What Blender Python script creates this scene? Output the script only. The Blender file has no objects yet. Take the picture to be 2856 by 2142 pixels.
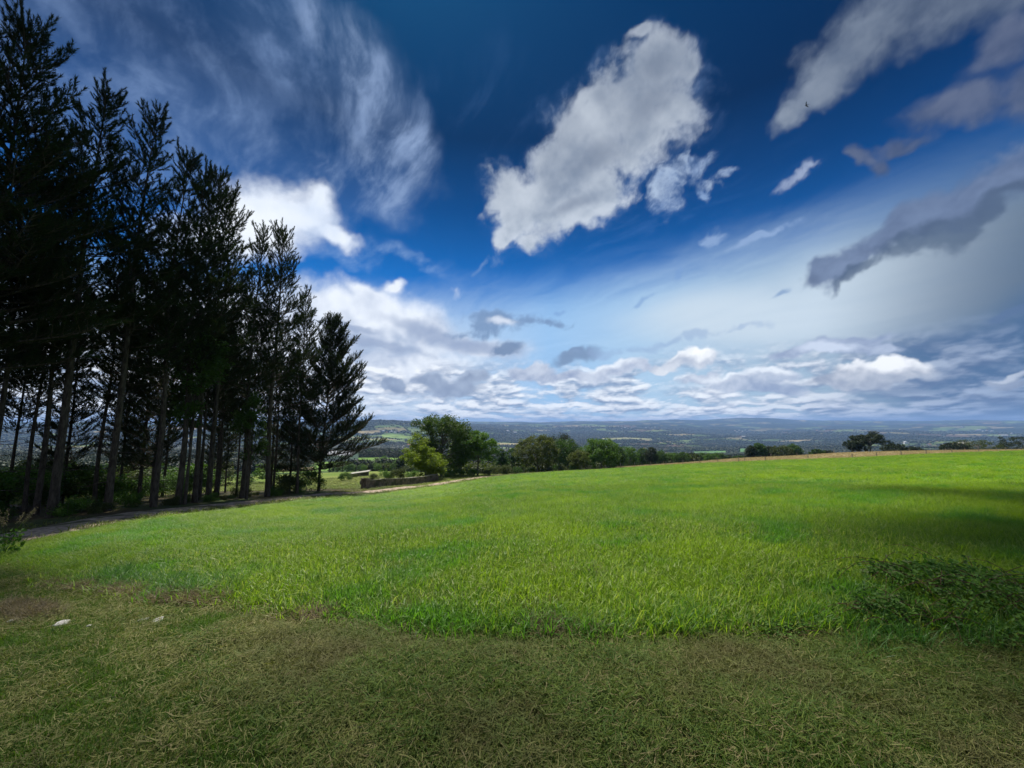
import bpy, math, random
import numpy as np
from mathutils import Vector, Matrix
random.seed(7); RNG = np.random.default_rng(11)
R = math.radians
SC = bpy.context.scene
COL = SC.collection

# ------------------------------------------------------------------ camera
F_PX = 385.0; EYE = 2.4; HORIZON = 425.0
PITCH = math.atan((HORIZON - 384) / F_PX)
cam_d = bpy.data.cameras.new('camera'); cam = bpy.data.objects.new('camera', cam_d); COL.objects.link(cam)
cam.location = (0, 0, EYE); cam.rotation_euler = (math.pi / 2 + PITCH, 0, 0)
cam_d.sensor_width = 36; cam_d.lens = 36 * F_PX / 1024; cam_d.clip_start = 0.05; cam_d.clip_end = 60000
SC.camera = cam
SC.render.resolution_x = 1024; SC.render.resolution_y = 768
vs = SC.view_settings; vs.view_transform = 'Standard'; vs.look = 'None'; vs.exposure = 0.55; vs.gamma = 1.0

def ray(px, py):
    """direction seen in the photograph at a 1024x768 pixel, scaled so that y = 1"""
    a = (px - 512) / F_PX; b = (384 - py) / F_PX
    c, s = math.cos(PITCH), math.sin(PITCH)
    y = c - s * b; z = s + c * b
    return a / y, 1.0, z / y
def udir(px, py):
    v = Vector(ray(px, py)); v.normalize(); return v

# ------------------------------------------------------------------ sun
SUN_EL, SUN_AZ = R(60), R(-20)          # azimuth measured from +Y, negative to the left
SUN_DIR = Vector((math.sin(SUN_AZ) * math.cos(SUN_EL), math.cos(SUN_AZ) * math.cos(SUN_EL), math.sin(SUN_EL)))
sun_d = bpy.data.lights.new('sun', 'SUN'); sun_d.energy = 5.0; sun_d.angle = R(0.53); sun_d.color = (1, 0.95, 0.86)
sun = bpy.data.objects.new('sun', sun_d); COL.objects.link(sun)
sun.rotation_euler = (-SUN_DIR).to_track_quat('-Z', 'Y').to_euler(); sun.location = (0, 0, 60)

# ------------------------------------------------------------------ node expression helper
class NT:
    def __init__(s, nt): s.nt = nt
    def node(s, kind, **kw):
        n = s.nt.nodes.new(kind)
        for k, v in kw.items(): setattr(n, k, v)
        return n
    def link(s, v, sock):
        if isinstance(v, Sk): s.nt.links.new(v.o, sock)
        elif v is not None:
            if hasattr(sock.default_value, '__len__') and not hasattr(v, '__len__'):
                v = (v, v, v, 1)[:len(sock.default_value)]
            elif hasattr(sock.default_value, '__len__'):
                v = tuple(v) + (1,) * (len(sock.default_value) - len(v))
            sock.default_value = v
    def math(s, op, a, b=None, c=None, clamp=False):
        n = s.node('ShaderNodeMath', operation=op, use_clamp=clamp)
        s.link(a, n.inputs[0])
        if b is not None: s.link(b, n.inputs[1])
        if c is not None: s.link(c, n.inputs[2])
        return Sk(s, n.outputs[0])
    def vmath(s, op, a, b=None, scale=None):
        n = s.node('ShaderNodeVectorMath', operation=op)
        s.link(a, n.inputs[0])
        if b is not None: s.link(b, n.inputs[1])
        if scale is not None: s.link(scale, n.inputs['Scale'])
        return Sk(s, n.outputs['Value'] if op in ('DOT_PRODUCT', 'LENGTH') else n.outputs[0])
    def noise(s, vec, scale=1.0, detail=5, rough=0.55, dist=0.0, lac=2.0, color=False):
        n = s.node('ShaderNodeTexNoise', noise_dimensions='3D')
        s.link(vec, n.inputs['Vector'])
        for k, v in (('Scale', scale), ('Detail', detail), ('Roughness', rough), ('Distortion', dist), ('Lacunarity', lac)):
            s.link(v, n.inputs[k])
        return Sk(s, n.outputs['Color' if color else 'Fac'])
    def comb(s, x, y, z):
        n = s.node('ShaderNodeCombineXYZ')
        for i, v in enumerate((x, y, z)): s.link(v, n.inputs[i])
        return Sk(s, n.outputs[0])
    def sep(s, v):
        n = s.node('ShaderNodeSeparateXYZ'); s.link(v, n.inputs[0]); return [Sk(s, o) for o in n.outputs]
    def step(s, x, lo, hi, a=0.0, b=1.0):
        n = s.node('ShaderNodeMapRange', interpolation_type='SMOOTHSTEP')
        for i, v in enumerate((x, lo, hi, a, b)): s.link(v, n.inputs[i])
        return Sk(s, n.outputs[0])
    def mix(s, f, a, b, blend='MIX'):
        n = s.node('ShaderNodeMix', data_type='RGBA', blend_type=blend)
        s.link(f, n.inputs['Factor']); s.link(a, n.inputs[6]); s.link(b, n.inputs[7])
        return Sk(s, n.outputs[2])
    def ramp(s, f, stops):
        n = s.node('ShaderNodeValToRGB'); e = n.color_ramp.elements
        while len(e) < len(stops): e.new(0.5)
        for k, (p, c) in enumerate(stops): e[k].position = p; e[k].color = (*c, 1)
        s.link(f, n.inputs[0]); return Sk(s, n.outputs[0])
class Sk:
    def __init__(s, t, o): s.t = t; s.o = o
    def __add__(s, b): return s.t.math('ADD', s, b)
    __radd__ = __add__
    def __sub__(s, b): return s.t.math('SUBTRACT', s, b)
    def __rsub__(s, b): return s.t.math('SUBTRACT', b, s)
    def __mul__(s, b): return s.t.math('MULTIPLY', s, b)
    __rmul__ = __mul__
    def __truediv__(s, b): return s.t.math('DIVIDE', s, b)
    def max(s, b): return s.t.math('MAXIMUM', s, b)
    def min(s, b): return s.t.math('MINIMUM', s, b)
    def clamp(s): return s.t.math('ADD', s, 0.0, clamp=True)
    def pow(s, b): return s.t.math('POWER', s, b)

# ------------------------------------------------------------------ sky (world)
def lin(r, g, b):
    f = lambda c: (c / 255 / 12.92) if c / 255 <= 0.04045 else ((c / 255 + 0.055) / 1.055) ** 2.4
    return (f(r), f(g), f(b))
STR = 0.1
def sk(r, g, b, k=1.0): return tuple(c * k / STR for c in lin(r, g, b))
W = bpy.data.worlds.new('World'); SC.world = W; W.use_nodes = True
W.node_tree.nodes.clear(); t = NT(W.node_tree)
tc = t.node('ShaderNodeTexCoord'); d = t.vmath('NORMALIZE', Sk(t, tc.outputs['Generated']))
dx, dy, dz = t.sep(d)
sky = t.node('ShaderNodeTexSky', sky_type='NISHITA', sun_disc=False, sun_elevation=SUN_EL, sun_rotation=SUN_AZ,
             altitude=500, air_density=1.0, dust_density=0.4, ozone_density=3.0)
nish = Sk(t, sky.outputs[0])
# deep polarised blue overhead, paler toward the horizon
grade = t.ramp(dz.max(0.0), [(0.0, (.45, .60, .76)), (0.12, (.28, .56, .76)), (0.27, (.06, .40, .69)), (0.36, (.022, .30, .60)), (0.5, (.007, .155, .33)),
                             (0.62, (.004, .075, .16)), (0.8, (.014, .13, .24))])
base = t.mix(1.0, nish, grade, 'MULTIPLY')

bg = t.node('ShaderNodeBackground'); t.link(base, bg.inputs[0]); bg.inputs[1].default_value = STR
wo = t.node('ShaderNodeOutputWorld'); W.node_tree.links.new(bg.outputs[0], wo.inputs[0])
W.cycles.sampling_method = 'MANUAL'; W.cycles.sample_map_resolution = 256
# ------------------------------------------------------------------ numpy noise
_perm = np.random.RandomState(5).permutation(4096).astype(np.int32)
_grad = np.random.RandomState(9).normal(size=(4096, 3)); _grad /= np.linalg.norm(_grad, axis=1)[:, None]
_grad = _grad.astype(np.float32)
def pnoise(x, y, z):
    xi = np.floor(x).astype(np.int32); yi = np.floor(y).astype(np.int32); zi = np.floor(z).astype(np.int32)
    xf = (x - xi).astype(np.float32); yf = (y - yi).astype(np.float32); zf = (z - zi).astype(np.float32)
    fu = lambda a: a * a * a * (a * (a * 6 - 15) + 10)
    u, v, w = fu(xf), fu(yf), fu(zf)
    def g(a, b, c):
        h = _perm[(_perm[(_perm[(xi + a) & 4095] + yi + b) & 4095] + zi + c) & 4095]
        gr = _grad[h]
        return gr[..., 0] * (xf - a) + gr[..., 1] * (yf - b) + gr[..., 2] * (zf - c)
    def l(a, b, k): return a + (b - a) * k
    return l(l(l(g(0,0,0), g(1,0,0), u), l(g(0,1,0), g(1,1,0), u), v), l(l(g(0,0,1), g(1,0,1), u), l(g(0,1,1), g(1,1,1), u), v), w)
def fbm(x, y, z=0.0, octv=5, rough=0.5, lac=2.03):
    x = np.asarray(x, dtype=np.float64); z = z + np.zeros_like(x); y = y + np.zeros_like(x)
    s = 0.0; a = 1.0; n = 0.0
    for k in range(octv):
        s = s + a * pnoise(x, y, z); n += a; a *= rough
        x = x * lac + 17.3; y = y * lac - 9.1; z = z * lac + 4.7
    return s / n * 1.5          # about -1 .. 1
def ss(x, lo, hi):
    k = np.clip((x - lo) / (hi - lo), 0, 1); return k * k * (3 - 2 * k)
def lerp(a, b, k): return a + (b - a) * k

# ------------------------------------------------------------------ clouds of the sky dome
def cloud_field(D):
    """D: (N,3) unit directions -> premultiplied light (N,3) and cover (N,)"""
    dx, dy, dz = D[:, 0], D[:, 1], D[:, 2]
    def dfb(o, sc, octv, rough=0.55, V=None):
        V = D if V is None else V
        return fbm(V[:, 0] * sc + o, V[:, 1] * sc - o, V[:, 2] * sc + 2 * o, octv, rough)
    wa = np.stack([dfb(o, 5.0, 3) for o in (1, 21, 41)], 1)
    wf = np.stack([dfb(o, 20.0, 5, 0.6) for o in (3, 23, 43)], 1)
    wm = np.stack([dfb(o, 11.0, 4, 0.55) for o in (5, 25, 45)], 1)
    VA = D + wa * 0.03
    VB = VA + wm * 0.030 + wf * 0.016
    VS = VA + wm * 0.030                       # softer
    def blob(V, px, py, ra, rb, ang=0.0):
        c = udir(px, py); right = Vector((1, 0, 0)); right = (right - c * right.dot(c)).normalized(); up = c.cross(right) * -1
        if up.z < 0: up = -up
        ca, sa = math.cos(R(ang)), math.sin(R(ang)); e = 4.0
        sr = (udir(px + e, py) - udir(px - e, py)).length / (2 * e); su = (udir(px, py + e) - udir(px, py - e)).length / (2 * e)
        e1 = right * (ca / (ra * sr)) + up * (sa / (ra * su)); e2 = right * (-sa / (rb * sr)) + up * (ca / (rb * su))
        a = V @ np.array(e1) - e1.dot(c); b = V @ np.array(e2) - e2.dot(c); f = V @ np.array(c)
        return 1.0 - np.sqrt(a * a + b * b + np.maximum(0.3 - f, 0) * 80)
    def union(V, items):
        m = np.full(len(D), -9.0)
        k = 7.0
        acc = np.zeros(len(D))
        for it in items: acc += np.exp(k * np.clip(blob(V, *it), -3, 2))
        return np.log(acc) / k
    C = np.zeros((len(D), 3)); A = np.zeros(len(D))
    def over(al, c):
        nonlocal C, A
        al = np.clip(al, 0, 1); c = np.asarray(c)
        if c.ndim == 1: c = c[None, :]
        C = C * (1 - al[:, None]) + c * al[:, None]; A = A + al - A * al
    def mixc(k, a, b):
        a = np.asarray(a); b = np.asarray(b); k = np.clip(k, 0, 1)[:, None]
        return a * (1 - k) + b * k
    L = lin
    UP = np.array([0.0, 0.0, 1.0])
    # plane overhead coordinates
    zz = np.maximum(dz + 0.06, 0.03)
    c35, s35 = math.cos(R(35)), math.sin(R(35))
    pu = dx / zz * c35 + dy / zz * s35; pv = dy / zz * c35 - dx / zz * s35
    wv = fbm(pu * 1.2, pv * 1.2, 5.0, 4); wv2 = fbm(pu * 1.2 + 40, pv * 1.2, 9.0, 4)
    streak = 0.5 + 0.5 * fbm(pu * 3.4 + wv * 1.1, pv * 1.3 + wv2 * 0.9, 1.0, 7, 0.58)
    streakf = 0.5 + 0.5 * fbm(pu * 13.0 + wv * 2.2, pv * 4.5 + wv2 * 1.6, 4.0, 7, 0.64)
    fb = dfb(60, 9.0, 8, 0.52, VA)
    V2 = VA + UP * 0.014; fb2 = dfb(60, 9.0, 7, 0.56, V2)
    V3 = VA + UP * 0.05; fb3 = dfb(60, 9.0, 4, 0.56, V3)
    fbs = dfb(70, 6.0, 4, 0.5, VA); fbs3 = dfb(70, 6.0, 4, 0.5, VA + UP * 0.04)
    relief = (fb - fb2) * 1.6 + (fb - fb3) * 0.9
    soft = (fbs - fbs3) * 2.0 + (streak - .5) * 1.0
    frag = dfb(90, 26.0, 5, 0.6, VA)
    wsp = dfb(95, 16.0, 7, 0.62, VA + wm * 0.05)          # wispy, curled
    def wisps(items, col, cov=0.0, op=0.8, k=0.55, sh=0.45):
        """fragments torn from a soft region by noise"""
        m = union(VS, items)
        a = ss(wsp + np.minimum(m, .8) * k + cov, 0.0, sh) * ss(m, -0.6, 0.3) * op
        over(a, col)
    # 1 cirrus veil upper left
    VC = VA + wm * 0.06
    m = ss(union(VC, [(90, 60, 300, 180, -30), (300, 40, 110, 80, -50), (385, 110, 54, 84, 20), (370, 190, 60, 40, -40), (190, 150, 150, 100, -30), (60, 10, 200, 90, 0)]), -0.1, 0.6)
    over(m * (0.07 + ss(streak, 0.34, 0.74) * (.25 + .35 * ss(streakf, .3, .7)) + ss(streakf, 0.42, 0.75) * 0.22), L(116, 142, 184))
    m = ss(union(VC, [(368, 80, 66, 36, -58), (396, 125, 60, 30, -64), (345, 40, 60, 36, -60), (372, 165, 60, 26, -60), (410, 165, 40, 24, -70), (330, 190, 50, 24, -40)]), -0.5, 1.0)
    over(m * (0.04 + ss(streakf * .6 + streak * .4, 0.38, 0.70) * 0.64), L(150, 172, 206))
    m = ss(union(VC, [(640, 235, 150, 60, 20), (820, 250, 120, 40, 30), (490, 110, 70, 60, 0)]), -.3, 0.9)
    over(m * ss(streakf, 0.45, 0.85) * 0.16, L(110, 150, 210))
    m = ss(union(VC, [(420, 264, 36, 9, -22), (390, 256, 30, 8, -14), (345, 258, 40, 8, 0)]), -0.5, 0.9)
    over(m * ss(streakf + frag * .2, .2, .9) * 0.38, L(180, 206, 238))
    # 2 veil over the lower sky
    e = dz + (streak - 0.5) * 0.09 + (streakf - .5) * 0.03 - dx * 0.10
    vl = 1 - ss(e, 0.23, 0.40)
    kx = np.interp(dx, [-0.7, -0.3, 0.1, 0.35, 0.60, 0.74, 0.84], range(7))
    pal = np.array([L(200, 212, 226), L(190, 206, 226), L(152, 190, 228), L(172, 200, 224), L(160, 182, 202), L(98, 122, 148), L(62, 86, 114)])
    ki = np.clip(kx.astype(int), 0, 5); kf = (kx - ki)[:, None]
    vcol = pal[ki] * (1 - kf) + pal[ki + 1] * kf
    over(vl * (0.93 + 0.3 * (streak - .5)), vcol)
    m = ss(union(VA, [(900, 290, 230, 62, 12), (1010, 250, 150, 75, 25), (740, 322, 140, 36, 0)]), -0.15, 0.7)
    over(m * (.86 + .3 * (streak - .5)), mixc(ss(dx, 0.60, 0.82) , L(196, 211, 224), L(84, 103, 126)))
    m = ss(union(VA, [(1030, 385, 200, 60, 0), (970, 345, 120, 24, 5), (1080, 330, 120, 50, 0)]), -0.2, 0.7)
    over(m * 0.85, L(66, 98, 138))
    # 3 bright cloud behind the pines
    m = union(VB, [(296, 214, 46, 30, -6), (330, 236, 26, 12, -20), (262, 214, 50, 28, 0), (318, 200, 20, 16, -50), (240, 240, 80, 22, 0)]) + fb * 0.3 + wsp * .3
    over(ss(m, -0.3, 0.65) * 0.97, mixc(ss(soft + dz * .5, -0.9, 0.7), L(192, 208, 232), L(234, 240, 248)))
    # 4 grey-white layer low at left
    m = union(VS, [(400, 328, 100, 26, -14), (330, 312, 100, 26, 0), (376, 298, 34, 12, -30), (395, 291, 14, 8, 0), (250, 350, 170, 80, 0), (470, 345, 70, 12, -5), (380, 372, 120, 34, 0)]) + fb * 0.25
    over(ss(m + wsp * .25, -0.12, 0.5) * 0.95, mixc(ss(soft * .8 + relief * .3 + wsp * .3, -0.85, 0.5), L(156, 172, 200), L(232, 238, 247)))
    m = union(VS, [(430, 335, 60, 9, -18), (380, 345, 60, 7, -10), (480, 345, 40, 8, 0), (350, 328, 30, 4, -10)]) + fb * 0.35
    over(ss(m, -0.2, 0.6) * 0.7, L(142, 158, 188))
    def puff(bl, dark, light, amp=0.6, sharp=0.35, hi=None, V=None, op=1.0, rl=0.9, off=0.05, fr=0.15):
        V = VB if V is None else V
        m = union(V, bl) + fb * amp + wsp * .22
        a = ss(m + frag * fr, -0.05, sharp + .1) * op
        lt = ss(relief * .8 + wsp * .5, -rl, rl)
        if hi: lt = np.clip(lt * 0.75 + ss(union(V, hi), -0.2, 0.6) * 0.55 - off, 0, 1)
        over(a, mixc(lt, dark, light))
    # 5 big leaning cumulus
    big = [(662, 60, 34, 40, 70), (640, 95, 56, 42, 45), (600, 120, 62, 44, 45), (575, 165, 68, 46, 45), (645, 135, 56, 40, 40), (548, 200, 62, 40, 50), (512, 205, 30, 44, 20), (595, 200, 44, 32, 25),
           (506, 236, 20, 12, 55), (680, 112, 26, 22, 0), (641, 28, 8, 14, 80), (532, 246, 16, 14, 0), (690, 60, 14, 20, 0)]
    m0 = union(VS, big)
    m = m0 * 1.15 + fb * 0.55 + wsp * 0.50 + frag * .12
    over(ss(m0 + wsp * .9, -0.25, 0.7) * .35, L(110, 142, 190))               # thin fringe
    a = ss(m + frag * .22, 0.0, 0.60)
    th = ss(m, 0.25, 1.25)
    lt = ss(relief * .8 + wsp * .45 - (th - .5) * .5, -1.0, 0.75)
    c = mixc(lt, L(136, 152, 174), L(206, 216, 229))
    c = mixc(ss(union(VA, [(598, 158, 40, 14, 25), (650, 108, 34, 20, 45), (572, 205, 30, 8, 20), (655, 70, 18, 16, 45), (545, 232, 20, 8, 20)]) + wsp * .5, -.2, .9) * 0.6, c, L(122, 136, 158))
    c = mixc(ss(dz - dx * .2, 0.34, 0.66) * 0.50, c, L(98, 110, 130))
    c = mixc(ss(union(VA, [(520, 200, 36, 26, 50), (540, 235, 30, 10, 20), (590, 118, 14, 34, 40)]), -.2, .8) * 0.35, c, L(220, 228, 238))
    over(a * 0.98, c * .93)
    wisps([(735, 172, 26, 10, 35), (720, 188, 24, 12, -20), (695, 165, 18, 16, 30), (660, 202, 16, 22, 10), (672, 178, 22, 22, 20), (665, 195, 24, 26, 0)], mixc(ss(relief + wsp, -.8, .8), L(110, 138, 182), L(172, 190, 214)), cov=-.12, op=.85, sh=.6)
    wisps([(800, 183, 26, 8, 38), (813, 172, 14, 7, 30)], L(150, 164, 192), cov=-.02, op=.9, sh=.5)
    wisps([(706, 200, 14, 7, -30), (716, 238, 17, 7, 20), (770, 237, 34, 5, 20)], L(140, 166, 204), cov=.08, op=.75)
    wisps([(455, 293, 12, 8, 0)], L(206, 216, 234), cov=-.05, op=.7, k=.5, sh=.8)
    wisps([(478, 270, 22, 6, 40), (500, 262, 16, 10, 20)], L(150, 176, 212), cov=-.15, op=.45, sh=.8)
    # 6 grey clouds upper right
    gk = ss(dx, 0.42, 0.76)[:, None]
    m = union(VB, [(792, 118, 26, 16, 30), (820, 92, 46, 26, 50), (845, 60, 56, 34, 45), (885, 20, 80, 46, 30), (930, -10, 90, 60, 10), (1000, -30, 80, 60, 0)]) + fb * 0.45 + wsp * .45
    k2 = ss(relief * .8 + wsp * .7 + (streak - .5) * 1.5, -0.8, 0.8)[:, None]
    gd = np.array(L(108, 122, 144)) * (1 - gk) + np.array(L(56, 72, 98)) * gk; gl = np.array(L(140, 152, 168)) * (1 - gk) + np.array(L(84, 98, 122)) * gk
    over(ss(m + frag * .25, -0.1, 0.75) * 0.92, gd * (1 - k2) + gl * k2)
    m = union(VB, [(950, 112, 46, 22, 15), (985, 100, 40, 18, 10), (1030, 90, 30, 30, 10), (905, 150, 26, 8, 15), (866, 156, 16, 8, -20), (882, 168, 16, 9, -40), (1010, 50, 40, 30, 30)]) + fb * 0.45 + wsp * .5
    over(ss(m, -0.15, 0.75) * 0.82, mixc(ss(relief + wsp, -1, 1), L(66, 80, 110), L(100, 110, 134)))
    # 7 slate cloud crossing the right
    m = union(VB, [(900, 236, 70, 18, 35), (870, 256, 60, 14, 25), (955, 205, 60, 22, 32), (1020, 180, 60, 20, 35), (822, 274, 24, 10, 20), (930, 218, 60, 26, 32), (860, 262, 40, 16, 20), (985, 190, 60, 26, 34)]) + fb * 0.5 + wsp * .8 + frag * .3
    over(ss(m, -0.15, 0.6) * 0.92, mixc(ss(relief + wsp, -1, 1), L(84, 100, 132), L(110, 128, 160)))
    m = union(VB, [(915, 248, 50, 13, 30), (870, 272, 34, 6, 25), (945, 240, 30, 16, 20), (1010, 190, 44, 10, 35), (975, 215, 40, 10, 35)]) + fb * 0.6 + wsp * .9 + frag * .35
    over(ss(m, -0.1, 0.65) * 0.72, L(70, 88, 114))
    # 8 stratocumulus bank, smaller and flatter toward the horizon
    az = np.arctan2(dx, dy)
    def bank(up, a_, b_, o, octv):
        z1 = np.maximum(dz + up, -0.02)
        v = np.log(z1 + 0.035) * b_
        u = az * a_
        # keep the columns from fanning: blend two octaves of fixed scale
        return 0.5 + 0.5 * fbm(u + wm[:, 0] * .25, v + wm[:, 1] * .25, o, octv, 0.55)
    bd = mixc(ss(dx, 0.45, 0.85), L(122, 142, 174), L(76, 100, 136)); bl = mixc(ss(dx, 0.5, 0.85), L(246, 249, 253), L(136, 156, 186))
    b1 = bank(0, 9.0, 3.4, 7.0, 7); b2 = bank(0.010, 9.0, 3.4, 7.0, 5)
    low = 1 - ss(dz + (streak - .5) * .06, 0.11, 0.19)
    over(ss(b1 + frag * .05, 0.40, 0.54) * low * 0.85, mixc(ss(b1 - b2 + frag * .03, -0.11, 0.13), bd, bl))
    b3 = bank(0, 15.0, 4.0, 2.0, 6); b4 = bank(0.008, 15.0, 4.0, 2.0, 4); pm = ss(fbm(az * 5, dz * 22, 4.0, 3), -.35, .25)
    low = 1 - ss(dz, 0.055, 0.12)
    over(ss(b3 + frag * .04, 0.44, 0.56) * low * (.25 + .6 * pm), mixc(ss(b3 - b4 + frag * .03, -0.13, 0.13), bd, bl))
    # single cumuli, lit crowns over grey bases
    for (b_, h_, dk, lg) in [
        ([(845, 345, 60, 9, 6), (800, 352, 34, 6, 10), (870, 352, 50, 8, -6)], [(830, 350, 40, 7, 0)], L(108, 128, 164), L(196, 208, 228)),
        ([(880, 378, 62, 9, 2), (905, 370, 36, 8, 0), (838, 384, 36, 8, 0), (862, 371, 20, 7, 0)], [(890, 366, 62, 9, 0)], L(116, 132, 160), L(240, 243, 248)),
        ([(700, 376, 30, 6, 10), (732, 382, 34, 8, 0), (770, 378, 34, 8, 10), (760, 390, 50, 7, 0)], [(745, 374, 60, 6, 4)], L(130, 148, 180), L(228, 235, 244)),
        ([(688, 360, 34, 9, 6), (660, 367, 20, 5, 0), (700, 355, 20, 8, 0)], [(690, 353, 38, 8, 4)], L(148, 162, 188), L(246, 249, 252)),
        ([(610, 371, 40, 9, 14), (575, 380, 40, 8, 0), (530, 374, 28, 9, 0), (635, 366, 20, 7, 10)], [(605, 364, 50, 8, 10)], L(134, 150, 182), L(228, 235, 245)),
        ([(455, 388, 34, 9, 0), (432, 382, 22, 8, 0), (392, 386, 20, 8, 0), (470, 378, 20, 7, 0)], [(450, 374, 34, 6, 0)], L(122, 138, 166), L(176, 190, 212)),
        ([(1012, 372, 24, 5, 8), (1018, 381, 20, 4, 0)], [(1010, 369, 30, 5, 0)], L(92, 112, 146), L(180, 190, 206)),
    ]: puff(b_, dk, lg, amp=0.45, sharp=0.3, hi=h_)
    # dark blue scraps in front of the veil
    wisps([(505, 318, 36, 11, 0), (542, 318, 28, 7, -10), (485, 326, 24, 9, 0), (475, 334, 34, 7, 5)], L(112, 138, 174), cov=.02, op=.85)
    wisps([(508, 347, 15, 6, 10)], L(104, 128, 162), cov=.2, op=.85); wisps([(575, 358, 22, 6, 18)], L(112, 134, 166), cov=.3, op=.85)
    wisps([(690, 341, 70, 5, 9), (745, 333, 26, 4, 5), (620, 352, 50, 5, 4)], L(140, 164, 200), cov=.05, op=.5)
    wisps([(1012, 317, 24, 5, 12)], L(84, 108, 144), cov=.3, op=.85); wisps([(780, 297, 8, 4, 40)], L(124, 152, 190), cov=.3, op=.8)
    wisps([(560, 310, 9, 3, 0), (675, 275, 6, 14, -20), (640, 302, 10, 4, 20)], L(110, 146, 196), cov=.05, op=.5)
    over(ss(union(VB, [(507, 320, 20, 6, 0)]) + wsp * .3, 0.0, 0.8) * 0.85, L(214, 222, 236))
    # horizon haze
    over((1 - ss(dz, 0.0, 0.030)) * 0.6, mixc(ss(dx, 0.3, 0.85), L(152, 178, 212), L(84, 112, 150)))
    return C * 0.80, A
# ------------------------------------------------------------------ sky dome: carries the clouds; the blue behind it is the world's
def tag(o, label=None, cat=None, group=None, kind=None):
    if label: o['label'] = label
    if cat: o['category'] = cat
    if group: o['group'] = group
    if kind: o['kind'] = kind
    return o
def mesh_np(name, V, F, mat=None, smooth=False, parent=None, attrs=None, link=True, mats=None, fmat=None):
    """V (n,3); F (m,k) constant k, or list of such arrays"""
    Fs = [f for f in (F if isinstance(F, (list, tuple)) else [F]) if len(f)]
    me = bpy.data.meshes.new(name)
    V = np.asarray(V, dtype=np.float32)
    me.vertices.add(len(V)); me.vertices.foreach_set('co', V.ravel())
    li = np.concatenate([f.ravel() for f in Fs]).astype(np.int32)
    tot = np.concatenate([np.full(len(f), f.shape[1], dtype=np.int32) for f in Fs])
    st = np.concatenate([[0], np.cumsum(tot)[:-1]]).astype(np.int32)
    me.loops.add(len(li)); me.loops.foreach_set('vertex_index', li)
    me.polygons.add(len(tot)); me.polygons.foreach_set('loop_start', st); me.polygons.foreach_set('loop_total', tot)
    for m in (mats or ([mat] if mat else [])): me.materials.append(m)
    if fmat is not None: me.polygons.foreach_set('material_index', np.asarray(fmat, dtype=np.int32))
    me.polygons.foreach_set('use_smooth', np.full(len(tot), bool(smooth)))
    for k, (ty, arr) in (attrs or {}).items():
        at = me.attributes.new(k, ty, 'POINT')
        at.data.foreach_set('color' if ty == 'FLOAT_COLOR' else ('vector' if ty == 'FLOAT_VECTOR' else 'value'), np.asarray(arr, dtype=np.float32 if ty != 'INT' else np.int32).ravel())
    me.update(calc_edges=True)
    o = bpy.data.objects.new(name, me)
    if link: COL.objects.link(o)
    if parent: o.parent = parent
    return o
def grid_faces(nu, nv, wrap=False):
    i = np.arange(nu if wrap else nu - 1)[:, None]; j = np.arange(nv - 1)[None, :]
    a = i * nv + j; b = ((i + 1) % nu) * nv + j
    return np.stack([a, b, b + 1, a + 1], -1).reshape(-1, 4)

azf = np.radians(np.concatenate([np.arange(-180, -58, 3.0), np.arange(-58, 58, 0.15), np.arange(58, 180, 3.0)]))
elf = np.radians(np.concatenate([[-4, -2.5], np.arange(-1.2, 12, 0.075), np.arange(12, 52, 0.15), np.arange(52, 90, 2.0), [89.9]]))
AZ, EL = np.meshgrid(azf, elf, indexing='ij')
Dd = np.stack([np.sin(AZ) * np.cos(EL), np.cos(AZ) * np.cos(EL), np.sin(EL)], -1).reshape(-1, 3)
Cc, Ac = cloud_field(Dd)
# behind the viewer: loose even cloud, so the light is not one-sided
bk = (1 - ss(Dd[:, 1], -0.15, 0.35)) * (0.30 + 0.3 * fbm(Dd[:, 0] * 3, Dd[:, 1] * 3, Dd[:, 2] * 5, 4))
bk = np.clip(bk, 0, 1)
clr = 1 - ss(Dd @ np.array(SUN_DIR), math.cos(R(11)), math.cos(R(5)))
Cc = Cc * (1 - bk[:, None]) + np.array(lin(170, 180, 196)) * bk[:, None]; Ac = Ac + bk - Ac * bk
Cc = Cc * clr[:, None]; Ac = Ac * clr
M_sky = bpy.data.materials.new('sky_clouds'); M_sky.use_nodes = True; M_sky.node_tree.nodes.clear(); t = NT(M_sky.node_tree)
at = t.node('ShaderNodeAttribute', attribute_name='cloud'); em = t.node('ShaderNodeEmission'); t.nt.links.new(at.outputs['Color'], em.inputs[0])
tr = t.node('ShaderNodeBsdfTransparent'); al = Sk(t, at.outputs['Alpha']); om = 1.0 - al
t.link(t.comb(om, om, om), tr.inputs[0])
ad = t.node('ShaderNodeAddShader'); t.nt.links.new(em.outputs[0], ad.inputs[0]); t.nt.links.new(tr.outputs[0], ad.inputs[1])
mo = t.node('ShaderNodeOutputMaterial'); t.nt.links.new(ad.outputs[0], mo.inputs[0])
M_sky.cycles.emission_sampling = 'NONE'
dome = mesh_np('sky', Dd * 46000, grid_faces(len(azf), len(elf), True), M_sky, True, attrs={'cloud': ('FLOAT_COLOR', np.concatenate([Cc, Ac[:, None]], 1))})
tag(dome, kind='structure')
del Dd, Cc, AZ, EL

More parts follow.
